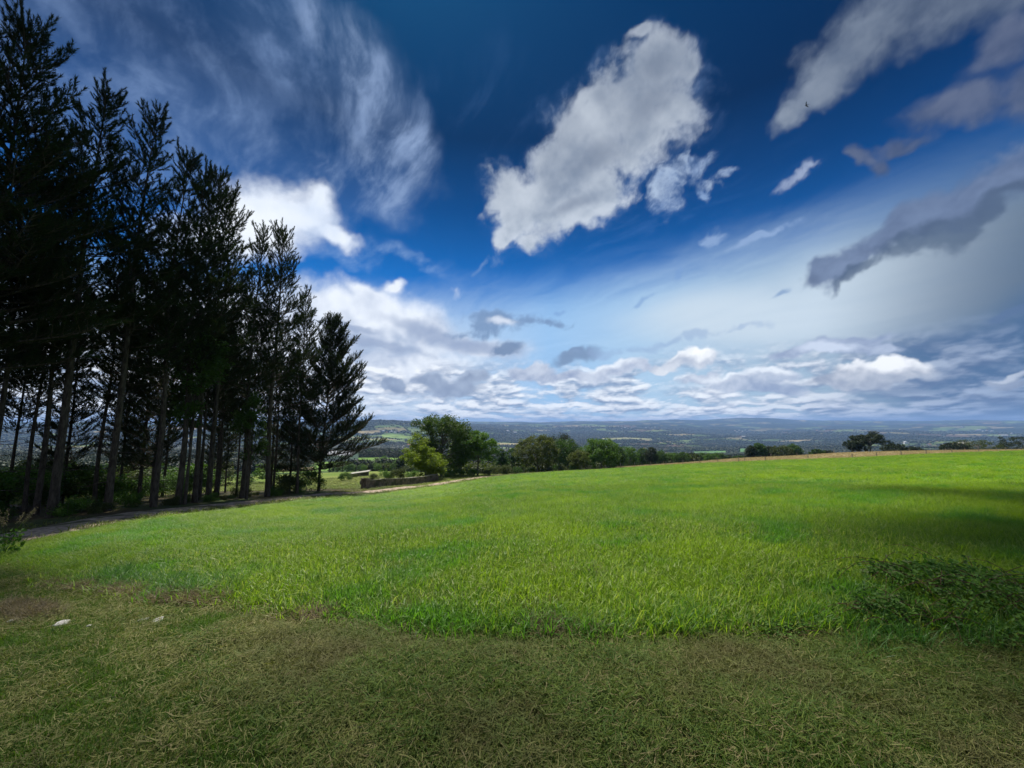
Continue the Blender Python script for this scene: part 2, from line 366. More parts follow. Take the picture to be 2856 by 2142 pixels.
# ------------------------------------------------------------------ terrain heights
# for columns of the photograph: (distance forward, row where that ground is seen)
COLS = {
    -140: [(9, 596), (14, 552), (20, 524), (30, 507), (60, 496), (100, 488)],
    0:   [(14, 546), (18.3, 525), (30, 505), (60, 494), (100, 486)],
    130: [(18.2, 521), (24.4, 507), (38, 498), (70, 489), (110, 483)],
    231: [(24.6, 509), (33, 499), (50, 493), (80, 486), (120, 480)],
    324: [(36, 498), (47, 491), (65, 487), (90, 482), (130, 475.5)],
    375: [(46, 494.5), (56, 488), (75, 483), (100, 477), (130, 473.5)],
    440: [(70, 485.5), (75, 483), (85, 479), (100, 475.5), (130, 474)],
    509: [(100, 475), (108, 474), (130, 475)],
    556: [(110, 471.3), (118, 470.4), (135, 471.5)],
    602: [(120, 468.7), (135, 468.4), (160, 470)],
    649: [(123, 465.5), (150, 464.8), (175, 467)],
    735: [(124, 461.4), (155, 457.5), (180, 460)],
    845: [(122, 457.4), (155, 451.5), (180, 454)],
    918: [(120, 453.7), (150, 450.2), (180, 452)],
    1024: [(115, 450), (150, 449.3), (180, 451)],
    1160: [(110, 447), (150, 446.5), (180, 448)],
}
FARC = {
    -140: [(350, 470), (600, 460), (900, 452), (1500, 448), (2500, 441), (4600, 427), (7000, 424), (13000, 421), (17000, 426), (24000, 430)],
    300: [(350, 468), (600, 458.5), (900, 451), (1500, 449), (2300, 446), (3300, 437), (4700, 422), (6000, 425), (13000, 421), (17000, 426), (24000, 430)],
    390: [(350, 466), (600, 457.5), (900, 450.5), (1500, 449), (2200, 446), (3200, 436), (4600, 419.3), (6000, 425), (13000, 421), (17000, 425), (24000, 430)],
    450: [(350, 470), (700, 459), (1400, 452), (2400, 447), (3800, 438), (5200, 427), (7000, 423.5), (9000, 426), (13000, 421), (17000, 425), (24000, 430)],
    540: [(350, 472), (800, 460), (1500, 452), (2500, 448), (4000, 439), (6000, 432), (9000, 424), (11000, 425), (13500, 421.5), (17000, 425), (24000, 430)],
    640: [(350, 473), (800, 461), (1500, 453), (2500, 448), (4000, 438), (6000, 431), (9500, 424), (13000, 420.4), (17000, 425), (24000, 430)],
    700: [(350, 473), (700, 461), (1500, 453), (2500, 449), (3500, 443), (5500, 434), (8000, 429), (11000, 422.5), (13500, 419), (17000, 425), (24000, 430)],
    745: [(350, 472), (700, 460), (1500, 452), (2500, 448), (3500, 442), (5500, 434), (8000, 429), (11000, 422), (13500, 416.8), (17000, 425), (24000, 430)],
    800: [(350, 470), (700, 459), (1500, 451), (2500, 447), (4000, 439), (6000, 432), (9000, 427), (13000, 420.5), (17000, 425), (24000, 430)],
    900: [(350, 464), (700, 457), (1500, 449), (2500, 445), (4000, 437), (6500, 430), (9500, 424), (12000, 420.4), (17000, 425), (24000, 430)],
    1024: [(350, 462), (700, 455), (1500, 447), (2500, 442), (4000, 435), (6000, 428), (8500, 421), (11000, 421), (17000, 425), (24000, 430)],
    1160: [(350, 460), (700, 453), (1500, 446), (2500, 441), (4000, 434), (6000, 428), (9000, 421), (11000, 421), (17000, 425), (24000, 430)],
}
def az_of(px): return math.atan((px - 512) / F_PX / (math.cos(PITCH)))
T_AZ = np.radians(np.arange(-180, 181, 1.0)); T_LR = np.linspace(math.log(1.0), math.log(26000), 700)
def build_table():
    pxs = sorted(COLS); fx = sorted(FARC)
    rr = np.exp(T_LR)
    def prof(lst, az, px):
        rs = []; z = []
        for Y, py in lst:
            k = ray(px, py); rs.append(Y * math.hypot(1, k[0])); z.append(EYE + Y * k[2])
        return rs, z
    near = []
    for px in pxs:
        rs, z = prof(COLS[px], 0, px)
        # past the last knot the ground keeps just under the line of sight
        q = COLS[px][-1]; k = ray(px, q[1] + 0.8); hy = math.hypot(1, k[0]); rs = rs + [max(rs[-1] * 1.03, 190 * hy)]; z = z + [EYE + rs[-1] / hy * k[2]]
        near.append(np.interp(rr, [0.5, 4.0] + rs, [0, 0] + z))
    far = []
    for px in fx:
        rs, z = prof(FARC[px], 0, px)
        far.append(np.interp(np.log(rr), np.log(rs), z))
    na = np.array([az_of(p) for p in pxs]); fa = np.array([az_of(p) for p in fx])
    near = np.array(near); far = np.array(far)
    def at(tab, angs, a):
        # azimuth interpolation; round the back from the right edge to the left edge
        lo, hi = angs[0], angs[-1]
        if lo <= a <= hi:
            return np.array([np.interp(a, angs, tab[:, j]) for j in range(tab.shape[1])])
        k = (a - hi) / (lo + 2 * math.pi - hi) if a > hi else (a + 2 * math.pi - hi) / (lo + 2 * math.pi - hi)
        k = k * k * (3 - 2 * k)
        return tab[-1] * (1 - k) + tab[0] * k
    N = np.array([at(near, na, a) for a in T_AZ]); Fz = np.array([at(far, fa, a) for a in T_AZ])
    # past the last near knot the ground falls away until it meets the valley profile
    rend = (185.0 / np.clip(np.cos(T_AZ), .5, 1))[:, None]
    k = np.clip((T_LR[None, :] - np.log(rend)) / (math.log(360.0) - math.log(185.0)), 0, 1)
    k = k * k * (3 - 2 * k)
    Z = np.where(rr[None, :] <= rend, N, N * (1 - k) + Fz * k)
    # smooth creases
    def blur(A, s, ax, wrap=False):
        n = int(3 * s) + 1; w = np.exp(-0.5 * (np.arange(-n, n + 1) / s) ** 2); w /= w.sum()
        pad = [(0, 0), (0, 0)]; pad[ax] = (n, n)
        P = np.pad(A, pad, mode='wrap' if wrap else 'edge')
        return sum(w[i] * np.take(P, range(i, i + A.shape[ax]), axis=ax) for i in range(2 * n + 1))
    Z = blur(Z, 1.5, 0, True); Z = blur(Z, 2.0, 1)
    return Z
T_Z = build_table()
def cubic(A, u, v):
    """Catmull-Rom lookup in the table"""
    nu, nv = A.shape
    i = np.clip(np.floor(u).astype(int), 0, nu - 2); j = np.clip(np.floor(v).astype(int), 0, nv - 2); fu = u - i; fv = v - j
    def w(f): return (-.5*f+f*f-.5*f**3, 1-2.5*f*f+1.5*f**3, .5*f+2*f*f-1.5*f**3, -.5*f*f+.5*f**3)
    wu, wv = w(fu), w(np.clip(fv, 0, 1)); s = 0
    for a in range(4):
        ia = np.clip(i + a - 1, 0, nu - 1); row = 0
        for b in range(4): row = row + wv[b] * A[ia, np.clip(j + b - 1, 0, nv - 1)]
        s = s + wu[a] * row
    return s
def height(x, y):
    x = np.asarray(x, dtype=float); y = np.asarray(y, dtype=float)
    r = np.hypot(x, y); az = np.arctan2(x, y)
    z = cubic(T_Z, (az - T_AZ[0]) / (T_AZ[1] - T_AZ[0]), (np.log(np.maximum(r, 1.0)) - T_LR[0]) / (T_LR[1] - T_LR[0]))
    # relief: small bumps near, folded hills far
    z = z + fbm(x / 2.2, y / 2.2, 0, 3) * 0.035 * ss(r, 2, 6) * (1 - ss(r, 60, 120)) + fbm(x / 9, y / 9, 3, 3) * 0.12 * ss(r, 8, 25) * (1 - ss(r, 150, 260))
    far = fbm(x / 1500.0, y / 1500.0, 8, 5, 0.5) + 0.55 * np.abs(fbm(x / 3500.0 + 7, y / 2600.0, 3, 4)) - 0.15
    z = z + far * r * 0.0125 * ss(r, 450, 2500) * (1 - 0.6 * ss(r, 9000, 13000))
    return z
def gz(x, y): return float(height(np.array([x]), np.array([y]))[0])
def hit(px, py, rmax=400):
    """where the line of sight through a pixel meets the ground"""
    k = ray(px, py); n = math.hypot(1, k[0])
    Y = np.exp(np.linspace(math.log(1.5), math.log(rmax), 3000)); g = height(Y * k[0], Y)
    d = EYE + Y * k[2] - g; i = np.argmax(d < 0)
    if not (d < 0).any(): i = int(np.argmin(np.where(Y < 190, d / Y, 9)))
    return (float(Y[i] * k[0]), float(Y[i]), float(g[i]))
def at_col(px, Y, py=480):
    """ground point in a column at a given forward distance"""
    x = ray(px, py)[0] * Y; return (x, Y, gz(x, Y))

# ------------------------------------------------------------------ where things lie on the ground
front_px = [(-140, 582), (-60, 574), (0, 570), (40, 583), (93, 590), (153, 602), (222, 605), (300, 619), (394, 629), (463, 640), (602, 641), (670, 638), (740, 635), (860, 634), (1024, 632), (1160, 630)]
FR = [hit(*p) for p in front_px]
FR_AZ = np.array([math.atan2(p[0], p[1]) for p in FR]); FR_R = np.array([math.hypot(p[0], p[1]) for p in FR])
def front_r(az): return np.interp(az, FR_AZ, FR_R)
edge_px = [(-140, 556), (-60, 552), (18, 543.5), (110, 523.5), (190, 512.5), (231, 508.5), (278, 503), (324, 497.8), (375, 494), (410, 489.5), (440, 485.5), (475, 480), (509, 475), (556, 471.4), (602, 468.9), (649, 465.6), (735, 461.6), (845, 457.6), (918, 454), (1024, 450.3)]
EDG = []
for p in edge_px:
    h = hit(p[0], p[1] + 0.3); EDG.append(h)
ED_AZ = np.array([math.atan2(p[0], p[1]) for p in EDG]); ED_R = np.array([math.hypot(p[0], p[1]) for p in EDG])
ED_R = np.minimum(ED_R, 127 / np.cos(ED_AZ))
def edge_r(az): return np.interp(az, ED_AZ, ED_R)
print('edge', [(p[0], round(float(a), 1)) for p, a in zip(edge_px, ED_R)])
print('front', [(p[0], round(float(a), 1)) for p, a in zip(front_px, FR_R)])
track_px = [(-60, 549), (18, 538.5), (110, 519), (190, 509), (240, 503.5), (285, 499), (330, 494), (375, 491.3), (410, 487), (442, 483), (462, 480), (482, 477.2), (500, 475)]
TR = np.array([hit(*p)[:2] for p in track_px])
def poly_dist(x, y, P):
    best = np.full(np.shape(x), 1e9)
    for a, b in zip(P[:-1], P[1:]):
        d_ = b - a; k = np.clip(((x - a[0]) * d_[0] + (y - a[1]) * d_[1]) / (d_ @ d_), 0, 1)
        best = np.minimum(best, np.hypot(x - a[0] - k * d_[0], y - a[1] - k * d_[1]))
    return best
print('track', TR.round(1).tolist())

# ------------------------------------------------------------------ the ground sheet with its own colours
def land(x, y):
    """base colour of the land and forest mask, for arrays"""
    r = np.hypot(x, y); az = np.arctan2(x, y)
    n1 = fbm(x / 6, y / 6, 1, 4); n2 = fbm(x / 25, y / 25, 5, 4); n3 = fbm(x / 0.7, y / 0.7, 9, 3)
    def c(a, b=None, k=0):
        a = np.array(a)[None, :] + np.zeros((len(x), 1))
        return a if b is None else a * (1 - k[:, None]) + np.array(b) * k[:, None]
    # verge of mown grass
    col = c((.028, .040, .012), (.060, .052, .022), ss(n1 + n3 * .6, -0.25, 0.5))
    # the field
    fld = c((.070, .150, .012), (.115, .185, .018), ss(n1 * .6 + n2, -.4, .4))
    e = edge_r(az); f = front_r(az)
    ins = (r > f - 0.1) & (r < e)
    col[ins] = fld[ins]
    # straw coloured band of fresh clippings along the crop, greener nearer the viewer
    bd = np.where(ins, 0, 1) * ss(r / np.maximum(f, 1), .55, .85) * (r <= f); col = col * (1 - .5 * bd[:, None]) + np.array((.11, .095, .04)) * .5 * bd[:, None]
    # beyond the edge: rough grass, meadow
    mead = c((.10, .15, .022), (.17, .19, .045), ss(n2 + n1 * .5, -.4, .5))
    out_ = r >= e
    col[out_] = mead[out_]
    # dry strip behind the fence on the right
    pxx = 512 + np.tan(az) * F_PX * math.cos(PITCH)
    dry = c((.27, .205, .105), (.20, .17, .075), ss(n1 + n3 * .4, -.3, .6))
    k = out_ & (y < 163) & (y > 60) & (pxx > 600 + n2 * 10)
    col[k] = dry[k]
    # pine floor
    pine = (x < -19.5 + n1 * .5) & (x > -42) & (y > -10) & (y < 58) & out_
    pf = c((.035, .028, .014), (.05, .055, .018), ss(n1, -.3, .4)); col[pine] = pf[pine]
    br = out_ & (poly_dist(x, y, TR) < 5.0) & (x < -15) & (y < 60)
    bc = c((.075, .055, .028), (.05, .07, .02), ss(n1 + n3 * .5, -.35, .3)); col[br] = bc[br]
    # bare soil at the gate by the wall
    # far land: woods and a patchwork of fields
    wx = x + 160 * fbm(x / 700, y / 700, 2, 3); wy = y + 160 * fbm(x / 700, y / 700, 12, 3)
    ca, sa = math.cos(0.5), math.sin(0.5); u = (wx * ca + wy * sa); v = (-wx * sa + wy * ca)
    sc = np.where(r < 1500, 70.0, np.where(r < 4500, 130.0, 260.0))
    iu = np.floor(u / (sc * 1.7)).astype(int); iv = np.floor(v / sc).astype(int)
    h = (np.abs(np.sin(iu * 127.1 + iv * 311.7 + (sc * .13)) * 43758.5453)) % 1.0
    h2 = (np.abs(np.sin(iu * 269.5 + iv * 183.3) * 28001.83)) % 1.0
    fc = np.zeros((len(x), 3))
    pals = [(.10, .17, .045), (.15, .21, .06), (.22, .20, .10), (.075, .12, .04), (.30, .25, .14), (.12, .085, .055), (.17, .24, .09)]
    for i, p in enumerate(pals): fc[(h2 * len(pals)).astype(int) == i] = p
    fc = fc * np.where(r > 1300, .62, .8)[:, None]
    wood = c((.007, .016, .008), (.014, .027, .012), ss(fbm(x / 120, y / 120, 4, 4), -.5, .5))
    wd = fbm(x / 1500, y / 1500, 31, 4) * 1.3 + fbm(x / 420, y / 420, 33, 3) * .45
    open_ = (h > 0.35) & (wd < -0.11 + 0.25 * (h - .5))
    edgeu = np.minimum(np.abs(u / (sc * 1.7) - np.round(u / (sc * 1.7))) * sc * 1.7, np.abs(v / sc - np.round(v / sc)) * sc)
    hedge = edgeu < np.where(r < 1500, 3.5, r * .0022)
    forest = (~open_) | hedge
    farc = np.where(forest[:, None], wood, fc)
    kf = r > 330
    # a few fields that read clearly in the photograph
    def patch(px0, px1, r0, r1, colr):
        q = (pxx > px0) & (pxx < px1) & (r > r0) & (r < r1); farc[q] = np.array(colr) * (.7 if r0 > 1200 else .85); forest[q] = False
    patch(322, 418, 860, 1120, (.22, .33, .07)); patch(200, 300, 800, 1050, (.16, .26, .06))
    patch(318, 408, 345, 640, (.13, .23, .045))
    patch(384, 418, 3300, 3560, (.20, .30, .08))
    patch(690, 722, 1800, 2100, (.12, .24, .08)); patch(735, 775, 1750, 2300, (.10, .21, .08)); patch(660, 690, 2400, 2600, (.2, .28, .12)); patch(715, 760, 2700, 3000, (.15, .24, .1))
    patch(470, 520, 2700, 3000, (.34, .30, .16)); patch(496, 516, 2100, 2300, (.20, .28, .08)); patch(810, 850, 640, 760, (.15, .12, .09)); patch(920, 975, 620, 900, (.14, .20, .07)); patch(978, 1060, 560, 700, (.17, .12, .10))
    patch(600, 650, 3900, 4200, (.26, .27, .14)); patch(885, 925, 1500, 1700, (.2, .26, .12))
    # hedges across the near valley meadows
    q = (r > 345) & (r < 640) & (pxx > 318) & (pxx < 408) & (np.abs(((r + 20 * n2) % 72) - 36) < 3.0); farc[q] = (.03, .05, .015)
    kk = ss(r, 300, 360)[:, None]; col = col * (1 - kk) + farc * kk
    wsl = (r > np.where(pxx > 450, 112, 175)) & (r < 335) & ~k; wc = c((.025, .05, .014), (.05, .09, .02), ss(n2, -.4, .4)); a_ = wsl & ((pxx > 450) | (r > 262)); col[a_] = wc[a_]
    return col, forest & (r > 335), pxx
gaz = np.radians(np.concatenate([np.arange(-180, -62, 3.0), np.arange(-62, 62, 0.16), np.arange(62, 180, 3.0)]))
grr = np.concatenate([np.linspace(0.25, 2.0, 8), np.exp(np.arange(math.log(2.2), math.log(120), 0.022)), np.exp(np.arange(math.log(120), math.log(320), 0.012)), np.exp(np.arange(math.log(322), math.log(24000), 0.0145))])
GA, GR = np.meshgrid(gaz, grr, indexing='ij'); gx = (np.sin(GA) * GR).ravel(); gy = (np.cos(GA) * GR).ravel()
gzz = height(gx, gy); gcol, gforest, _ = land(gx, gy)
Vg = np.stack([gx, gy, gzz], 1); Fg = grid_faces(len(gaz), len(grr), True)
nv = len(grr); Vg = np.concatenate([Vg, [[0, 0, 0]]]); ci = len(Vg) - 1
i0 = np.arange(len(gaz)) * nv; i1 = np.roll(i0, -1)
Ft = np.stack([np.full(len(gaz), ci), i1, i0], 1)
gcol = np.concatenate([gcol, [[.06, .08, .02]]])
def mat(name):
    m = bpy.data.materials.new(name); m.use_nodes = True; m.node_tree.nodes.clear(); return m, NT(m.node_tree)
def out_surf(t, sh, disp=None):
    o = t.node('ShaderNodeOutputMaterial'); t.nt.links.new(sh, o.inputs[0])
M_ground, t = mat('ground')
at = t.node('ShaderNodeAttribute', attribute_name='land'); geo = t.node('ShaderNodeNewGeometry'); P = Sk(t, geo.outputs['Position'])
dist = t.vmath('LENGTH', P)
nz = t.noise(P, 3.0, 8, 0.7); nm = t.noise(P, 0.012, 8, 0.72)
k = t.step(dist, 200.0, 500.0)
f = t.mix(k, t.step(nz, 0.2, 0.8, 0.45, 1.55), t.step(nm, 0.25, 0.75, 0.5, 1.5))
cc = t.mix(1.0, Sk(t, at.outputs['Color']), f, 'MULTIPLY')
bs = t.node('ShaderNodeBsdfPrincipled'); t.link(cc, bs.inputs['Base Color']); bs.inputs['Roughness'].default_value = 0.95; bs.inputs['Specular IOR Level'].default_value = 0.1
bp = t.node('ShaderNodeBump'); bp.inputs['Strength'].default_value = 0.6; bp.inputs['Distance'].default_value = 0.05; t.link(nz, bp.inputs['Height']); t.nt.links.new(bp.outputs[0], bs.inputs['Normal'])
out_surf(t, bs.outputs[0])
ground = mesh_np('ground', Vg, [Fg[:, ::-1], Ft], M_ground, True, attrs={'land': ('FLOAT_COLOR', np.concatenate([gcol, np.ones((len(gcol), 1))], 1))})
tag(ground, kind='structure')

# haze: thin even air round everything
M_haze, t = mat('haze'); pv_ = t.node('ShaderNodeVolumePrincipled'); pv_.inputs['Color'].default_value = (.34, .56, 1, 1); pv_.inputs['Density'].default_value = 0.000062; pv_.inputs['Anisotropy'].default_value = 0.0
o = t.node('ShaderNodeOutputMaterial'); t.nt.links.new(pv_.outputs[0], o.inputs['Volume'])
zb = float(gzz.min()) - 1.0; zt = max(float(gzz.max()), 60) + 5; print('terrain z', zb, zt)
hb = 24500.0
Vh = np.array([[sx * hb, sy * hb, z] for z in (zb, zt) for sx, sy in ((-1, -1), (1, -1), (1, 1), (-1, 1))])
haze = mesh_np('haze', Vh, np.array([[3, 2, 1, 0], [4, 5, 6, 7], [0, 1, 5, 4], [1, 2, 6, 5], [2, 3, 7, 6], [3, 0, 4, 7]]), M_haze); tag(haze, kind='stuff')
haze['label'] = 'thin blue air that veils the far hills'; haze['category'] = 'haze'
# ------------------------------------------------------------------ materials for plants, stone, wood
def leaf_mat(name, c1, c2, sc=1.2, trans=0.35, c3=None, rough=0.6, big=None, big2=None, rk=.3):
    """leaf colour varies from clump to clump and from leaf to leaf; some light passes through"""
    m, t = mat(name)
    geo = t.node('ShaderNodeNewGeometry'); P = Sk(t, geo.outputs['Position'])
    n = t.noise(P, sc, 3, 0.6)
    rnd = Sk(t, geo.outputs['Random Per Island'])
    c = t.mix(t.step(n * (1 - rk) + rnd * rk, 0.3, 0.68), c1, c2)
    if c3: c = t.mix(t.step(rnd, 0.86, 0.9), c, c3)
    if big:
        nb = t.noise(P, big[0], 3, 0.6); c = t.mix(t.step(nb, 0.42, 0.66), c, big[1])
    if big2:
        nb = t.noise(t.vmath('ADD', P, (31.0, 7.0, 3.0)), big2[0], 4, 0.6); c = t.mix(t.step(nb, 0.50, 0.64), c, big2[1])
    df = t.node('ShaderNodeBsdfPrincipled'); t.link(c, df.inputs['Base Color']); df.inputs['Roughness'].default_value = rough; df.inputs['Specular IOR Level'].default_value = 0.25
    tl = t.node('ShaderNodeBsdfTranslucent'); t.link(t.mix(1.0, c, (1.25, 1.35, .6), 'MULTIPLY'), tl.inputs[0])
    mx = t.node('ShaderNodeMixShader'); mx.inputs[0].default_value = trans
    t.nt.links.new(df.outputs[0], mx.inputs[1]); t.nt.links.new(tl.outputs[0], mx.inputs[2]); out_surf(t, mx.outputs[0]); return m
def rough_mat(name, c1, c2, sc=4, bump=0.3, stretch=(1, 1, 1), c3=None, dist=0.02, obj=True):
    m, t = mat(name)
    tc = t.node('ShaderNodeTexCoord'); mp = t.node('ShaderNodeMapping'); t.nt.links.new(tc.outputs['Object'], mp.inputs[0]); mp.inputs['Scale'].default_value = stretch
    P = Sk(t, mp.outputs[0]); n = t.noise(P, sc, 8, 0.65); n2 = t.noise(P, sc * 0.27, 3, 0.5)
    c = t.mix(t.step(n, 0.3, 0.7), c1, c2)
    if c3: c = t.mix(t.step(n2, 0.48, 0.62), c, c3)
    b = t.node('ShaderNodeBsdfPrincipled'); t.link(c, b.inputs['Base Color']); b.inputs['Roughness'].default_value = 0.9; b.inputs['Specular IOR Level'].default_value = 0.15
    bp = t.node('ShaderNodeBump'); bp.inputs['Strength'].default_value = bump; bp.inputs['Distance'].default_value = dist
    t.link(n, bp.inputs['Height']); t.nt.links.new(bp.outputs[0], b.inputs['Normal']); out_surf(t, b.outputs[0]); return m
M_needle = leaf_mat('pine_needles', (.010, .020, .007), (.026, .046, .011), 0.9, 0.2, c3=(.045, .035, .014), rough=.75)
M_needle_lit = leaf_mat('young_pine_needles', (.030, .070, .012), (.065, .125, .018), 0.9, 0.35)
M_bark = rough_mat('pine_bark', (.030, .022, .017), (.10, .08, .063), 9, 0.9, (1, 1, .25), dist=.04)
M_bark2 = rough_mat('grey_bark', (.07, .06, .045), (.17, .15, .12), 9, 0.6, (1, 1, .3))
M_ash = leaf_mat('deep_green_leaves', (.030, .060, .010), (.065, .115, .014), 0.7, 0.3, c3=(.085, .14, .02))
M_yel = leaf_mat('yellow_green_leaves', (.095, .15, .012), (.20, .25, .022), 0.7, 0.4)
M_olive = leaf_mat('olive_leaves', (.055, .075, .014), (.105, .125, .022), 0.6, 0.3)
M_oak = leaf_mat('oak_leaves', (.026, .064, .008), (.056, .118, .012), 0.5, 0.3)
M_oakb = leaf_mat('bright_oak_leaves', (.050, .115, .010), (.095, .180, .018), 0.5, 0.35)
M_dark = leaf_mat('dark_leaves', (.012, .024, .009), (.028, .046, .014), 0.5, 0.2)
M_bram = leaf_mat('bramble_leaves', (.034, .095, .010), (.095, .200, .018), 2.0, 0.3, c3=(.10, .14, .04), rough=.65)
M_shrub = leaf_mat('shrub_leaves', (.035, .055, .014), (.085, .105, .026), 0.6, 0.3)
M_grass = leaf_mat('field_grass', (.075, .175, .012), (.205, .310, .022), 0.35, 0.5, rk=.6, c3=(.30, .34, .10), rough=.5, big=(0.13, (.22, .325, .020)), big2=(0.32, (.095, .235, .020)))
M_grass2 = leaf_mat('tall_blue_grass', (.045, .13, .016), (.095, .22, .032), 0.5, 0.4, rough=.45)
M_mown = leaf_mat('mown_grass', (.055, .110, .014), (.135, .185, .028), 0.9, 0.25, rk=.6, c3=(.24, .20, .09), rough=.7, big=(0.55, (.115, .110, .036)))
M_clip = leaf_mat('olive_clippings', (.115, .130, .030), (.250, .245, .080), 1.1, 0.25, rk=.6, c3=(.29, .24, .12), rough=.7, big=(0.7, (.16, .17, .05)))
M_green = leaf_mat('short_green_grass', (.050, .120, .012), (.105, .190, .016), 1.2, 0.35, rough=.6)
M_straw = leaf_mat('dry_straw', (.12, .095, .055), (.27, .22, .14), 3.0, 0.2, rough=.8)
M_stone = rough_mat('stone', (.28, .26, .23), (.45, .43, .39), 14, 0.6, c3=(.20, .21, .16))
M_white = rough_mat('pale_rock', (.26, .25, .23), (.50, .49, .46), 14, 0.9, c3=(.17, .18, .12))
M_post = rough_mat('weathered_wood', (.16, .13, .10), (.33, .28, .22), 20, 0.5, (1, 1, .15))
M_wire = rough_mat('dull_wire', (.18, .18, .18), (.25, .25, .25), 20, 0.1)

# ------------------------------------------------------------------ batch geometry
def batch(tV, tF, mats, pos):
    """copy a template to many frames; mats (n,3,3) rows are the images of the template's axes"""
    n = len(pos); V = np.einsum('vi,nij->nvj', tV, mats) + pos[:, None, :]
    F = tF[None, :, :] + (np.arange(n) * len(tV))[:, None, None]
    return V.reshape(-1, 3), F.reshape(-1, tF.shape[1])
def frames(dirs, spin, scale, rng):
    """frames whose z axis follows dirs"""
    d_ = dirs / np.linalg.norm(dirs, axis=1)[:, None]
    a = np.where(np.abs(d_[:, 2:3]) < 0.95, np.array([[0, 0, 1.0]]), np.array([[1.0, 0, 0]]))
    x = np.cross(a, d_); x /= np.linalg.norm(x, axis=1)[:, None]; y = np.cross(d_, x)
    c, s = np.cos(spin)[:, None], np.sin(spin)[:, None]
    X = x * c + y * s; Y = -x * s + y * c
    sc = np.asarray(scale, float)
    if sc.ndim == 0: sc = np.full(len(dirs), float(sc))
    if sc.ndim == 1: sc = np.stack([sc] * 3, 1)
    return np.stack([X * sc[:, 0:1], Y * sc[:, 1:2], d_ * sc[:, 2:3]], 1)
def tube(pts, rad, k=6):
    pts = np.asarray(pts, float); rad = np.asarray(rad, float); n = len(pts)
    tg = np.gradient(pts, axis=0); tg /= np.linalg.norm(tg, axis=1)[:, None] + 1e-9
    a = np.array([0.31, 0.95, 0.02]) if abs(tg[0, 1]) < 0.8 else np.array([1.0, 0, 0])
    x = np.cross(a, tg); x /= np.linalg.norm(x, axis=1)[:, None] + 1e-9; y = np.cross(tg, x)
    th = np.arange(k) * 2 * math.pi / k
    V = pts[:, None, :] + rad[:, None, None] * (np.cos(th)[None, :, None] * x[:, None, :] + np.sin(th)[None, :, None] * y[:, None, :])
    i = np.arange(n - 1)[:, None]; j = np.arange(k)[None, :]; j2 = (j + 1) % k
    F = np.stack([i * k + j, i * k + j2, (i + 1) * k + j2, (i + 1) * k + j], -1).reshape(-1, 4)
    return V.reshape(-1, 3), F
class Acc:
    def __init__(s): s.V = []; s.F = []; s.n = 0
    def add(s, V, F):
        if len(V): s.V.append(V); s.F.append(F + s.n); s.n += len(V)
    def get(s):
        k = {}
        for f in s.F: k.setdefault(f.shape[1], []).append(f)
        return np.concatenate(s.V), [np.concatenate(v) for v in k.values()]

def needle_brush(rng, n=44, L=0.42, nl=0.19, w=0.024, spread=0.70):
    """one shoot: thin needles pointing forward round a stem along +z"""
    V = []; F = []
    for i in range(n):
        a = rng.uniform(0, 2 * math.pi); z0 = L * rng.uniform(0, 1) ** 0.8; sp = spread * rng.uniform(.6, 1.15) * (1.25 - .6 * z0 / L)
        d_ = np.array([math.cos(a) * math.sin(sp), math.sin(a) * math.sin(sp), math.cos(sp)])
        s_ = np.cross(d_, rng.normal(size=3)); s_ /= np.linalg.norm(s_)
        o = np.array([0, 0, z0]); l = nl * rng.uniform(.7, 1.1); b = len(V)
        V += [o - s_ * w * .5, o + s_ * w * .5, o + d_ * l]; F.append([b, b + 1, b + 2])
    return np.array(V), np.array(F)

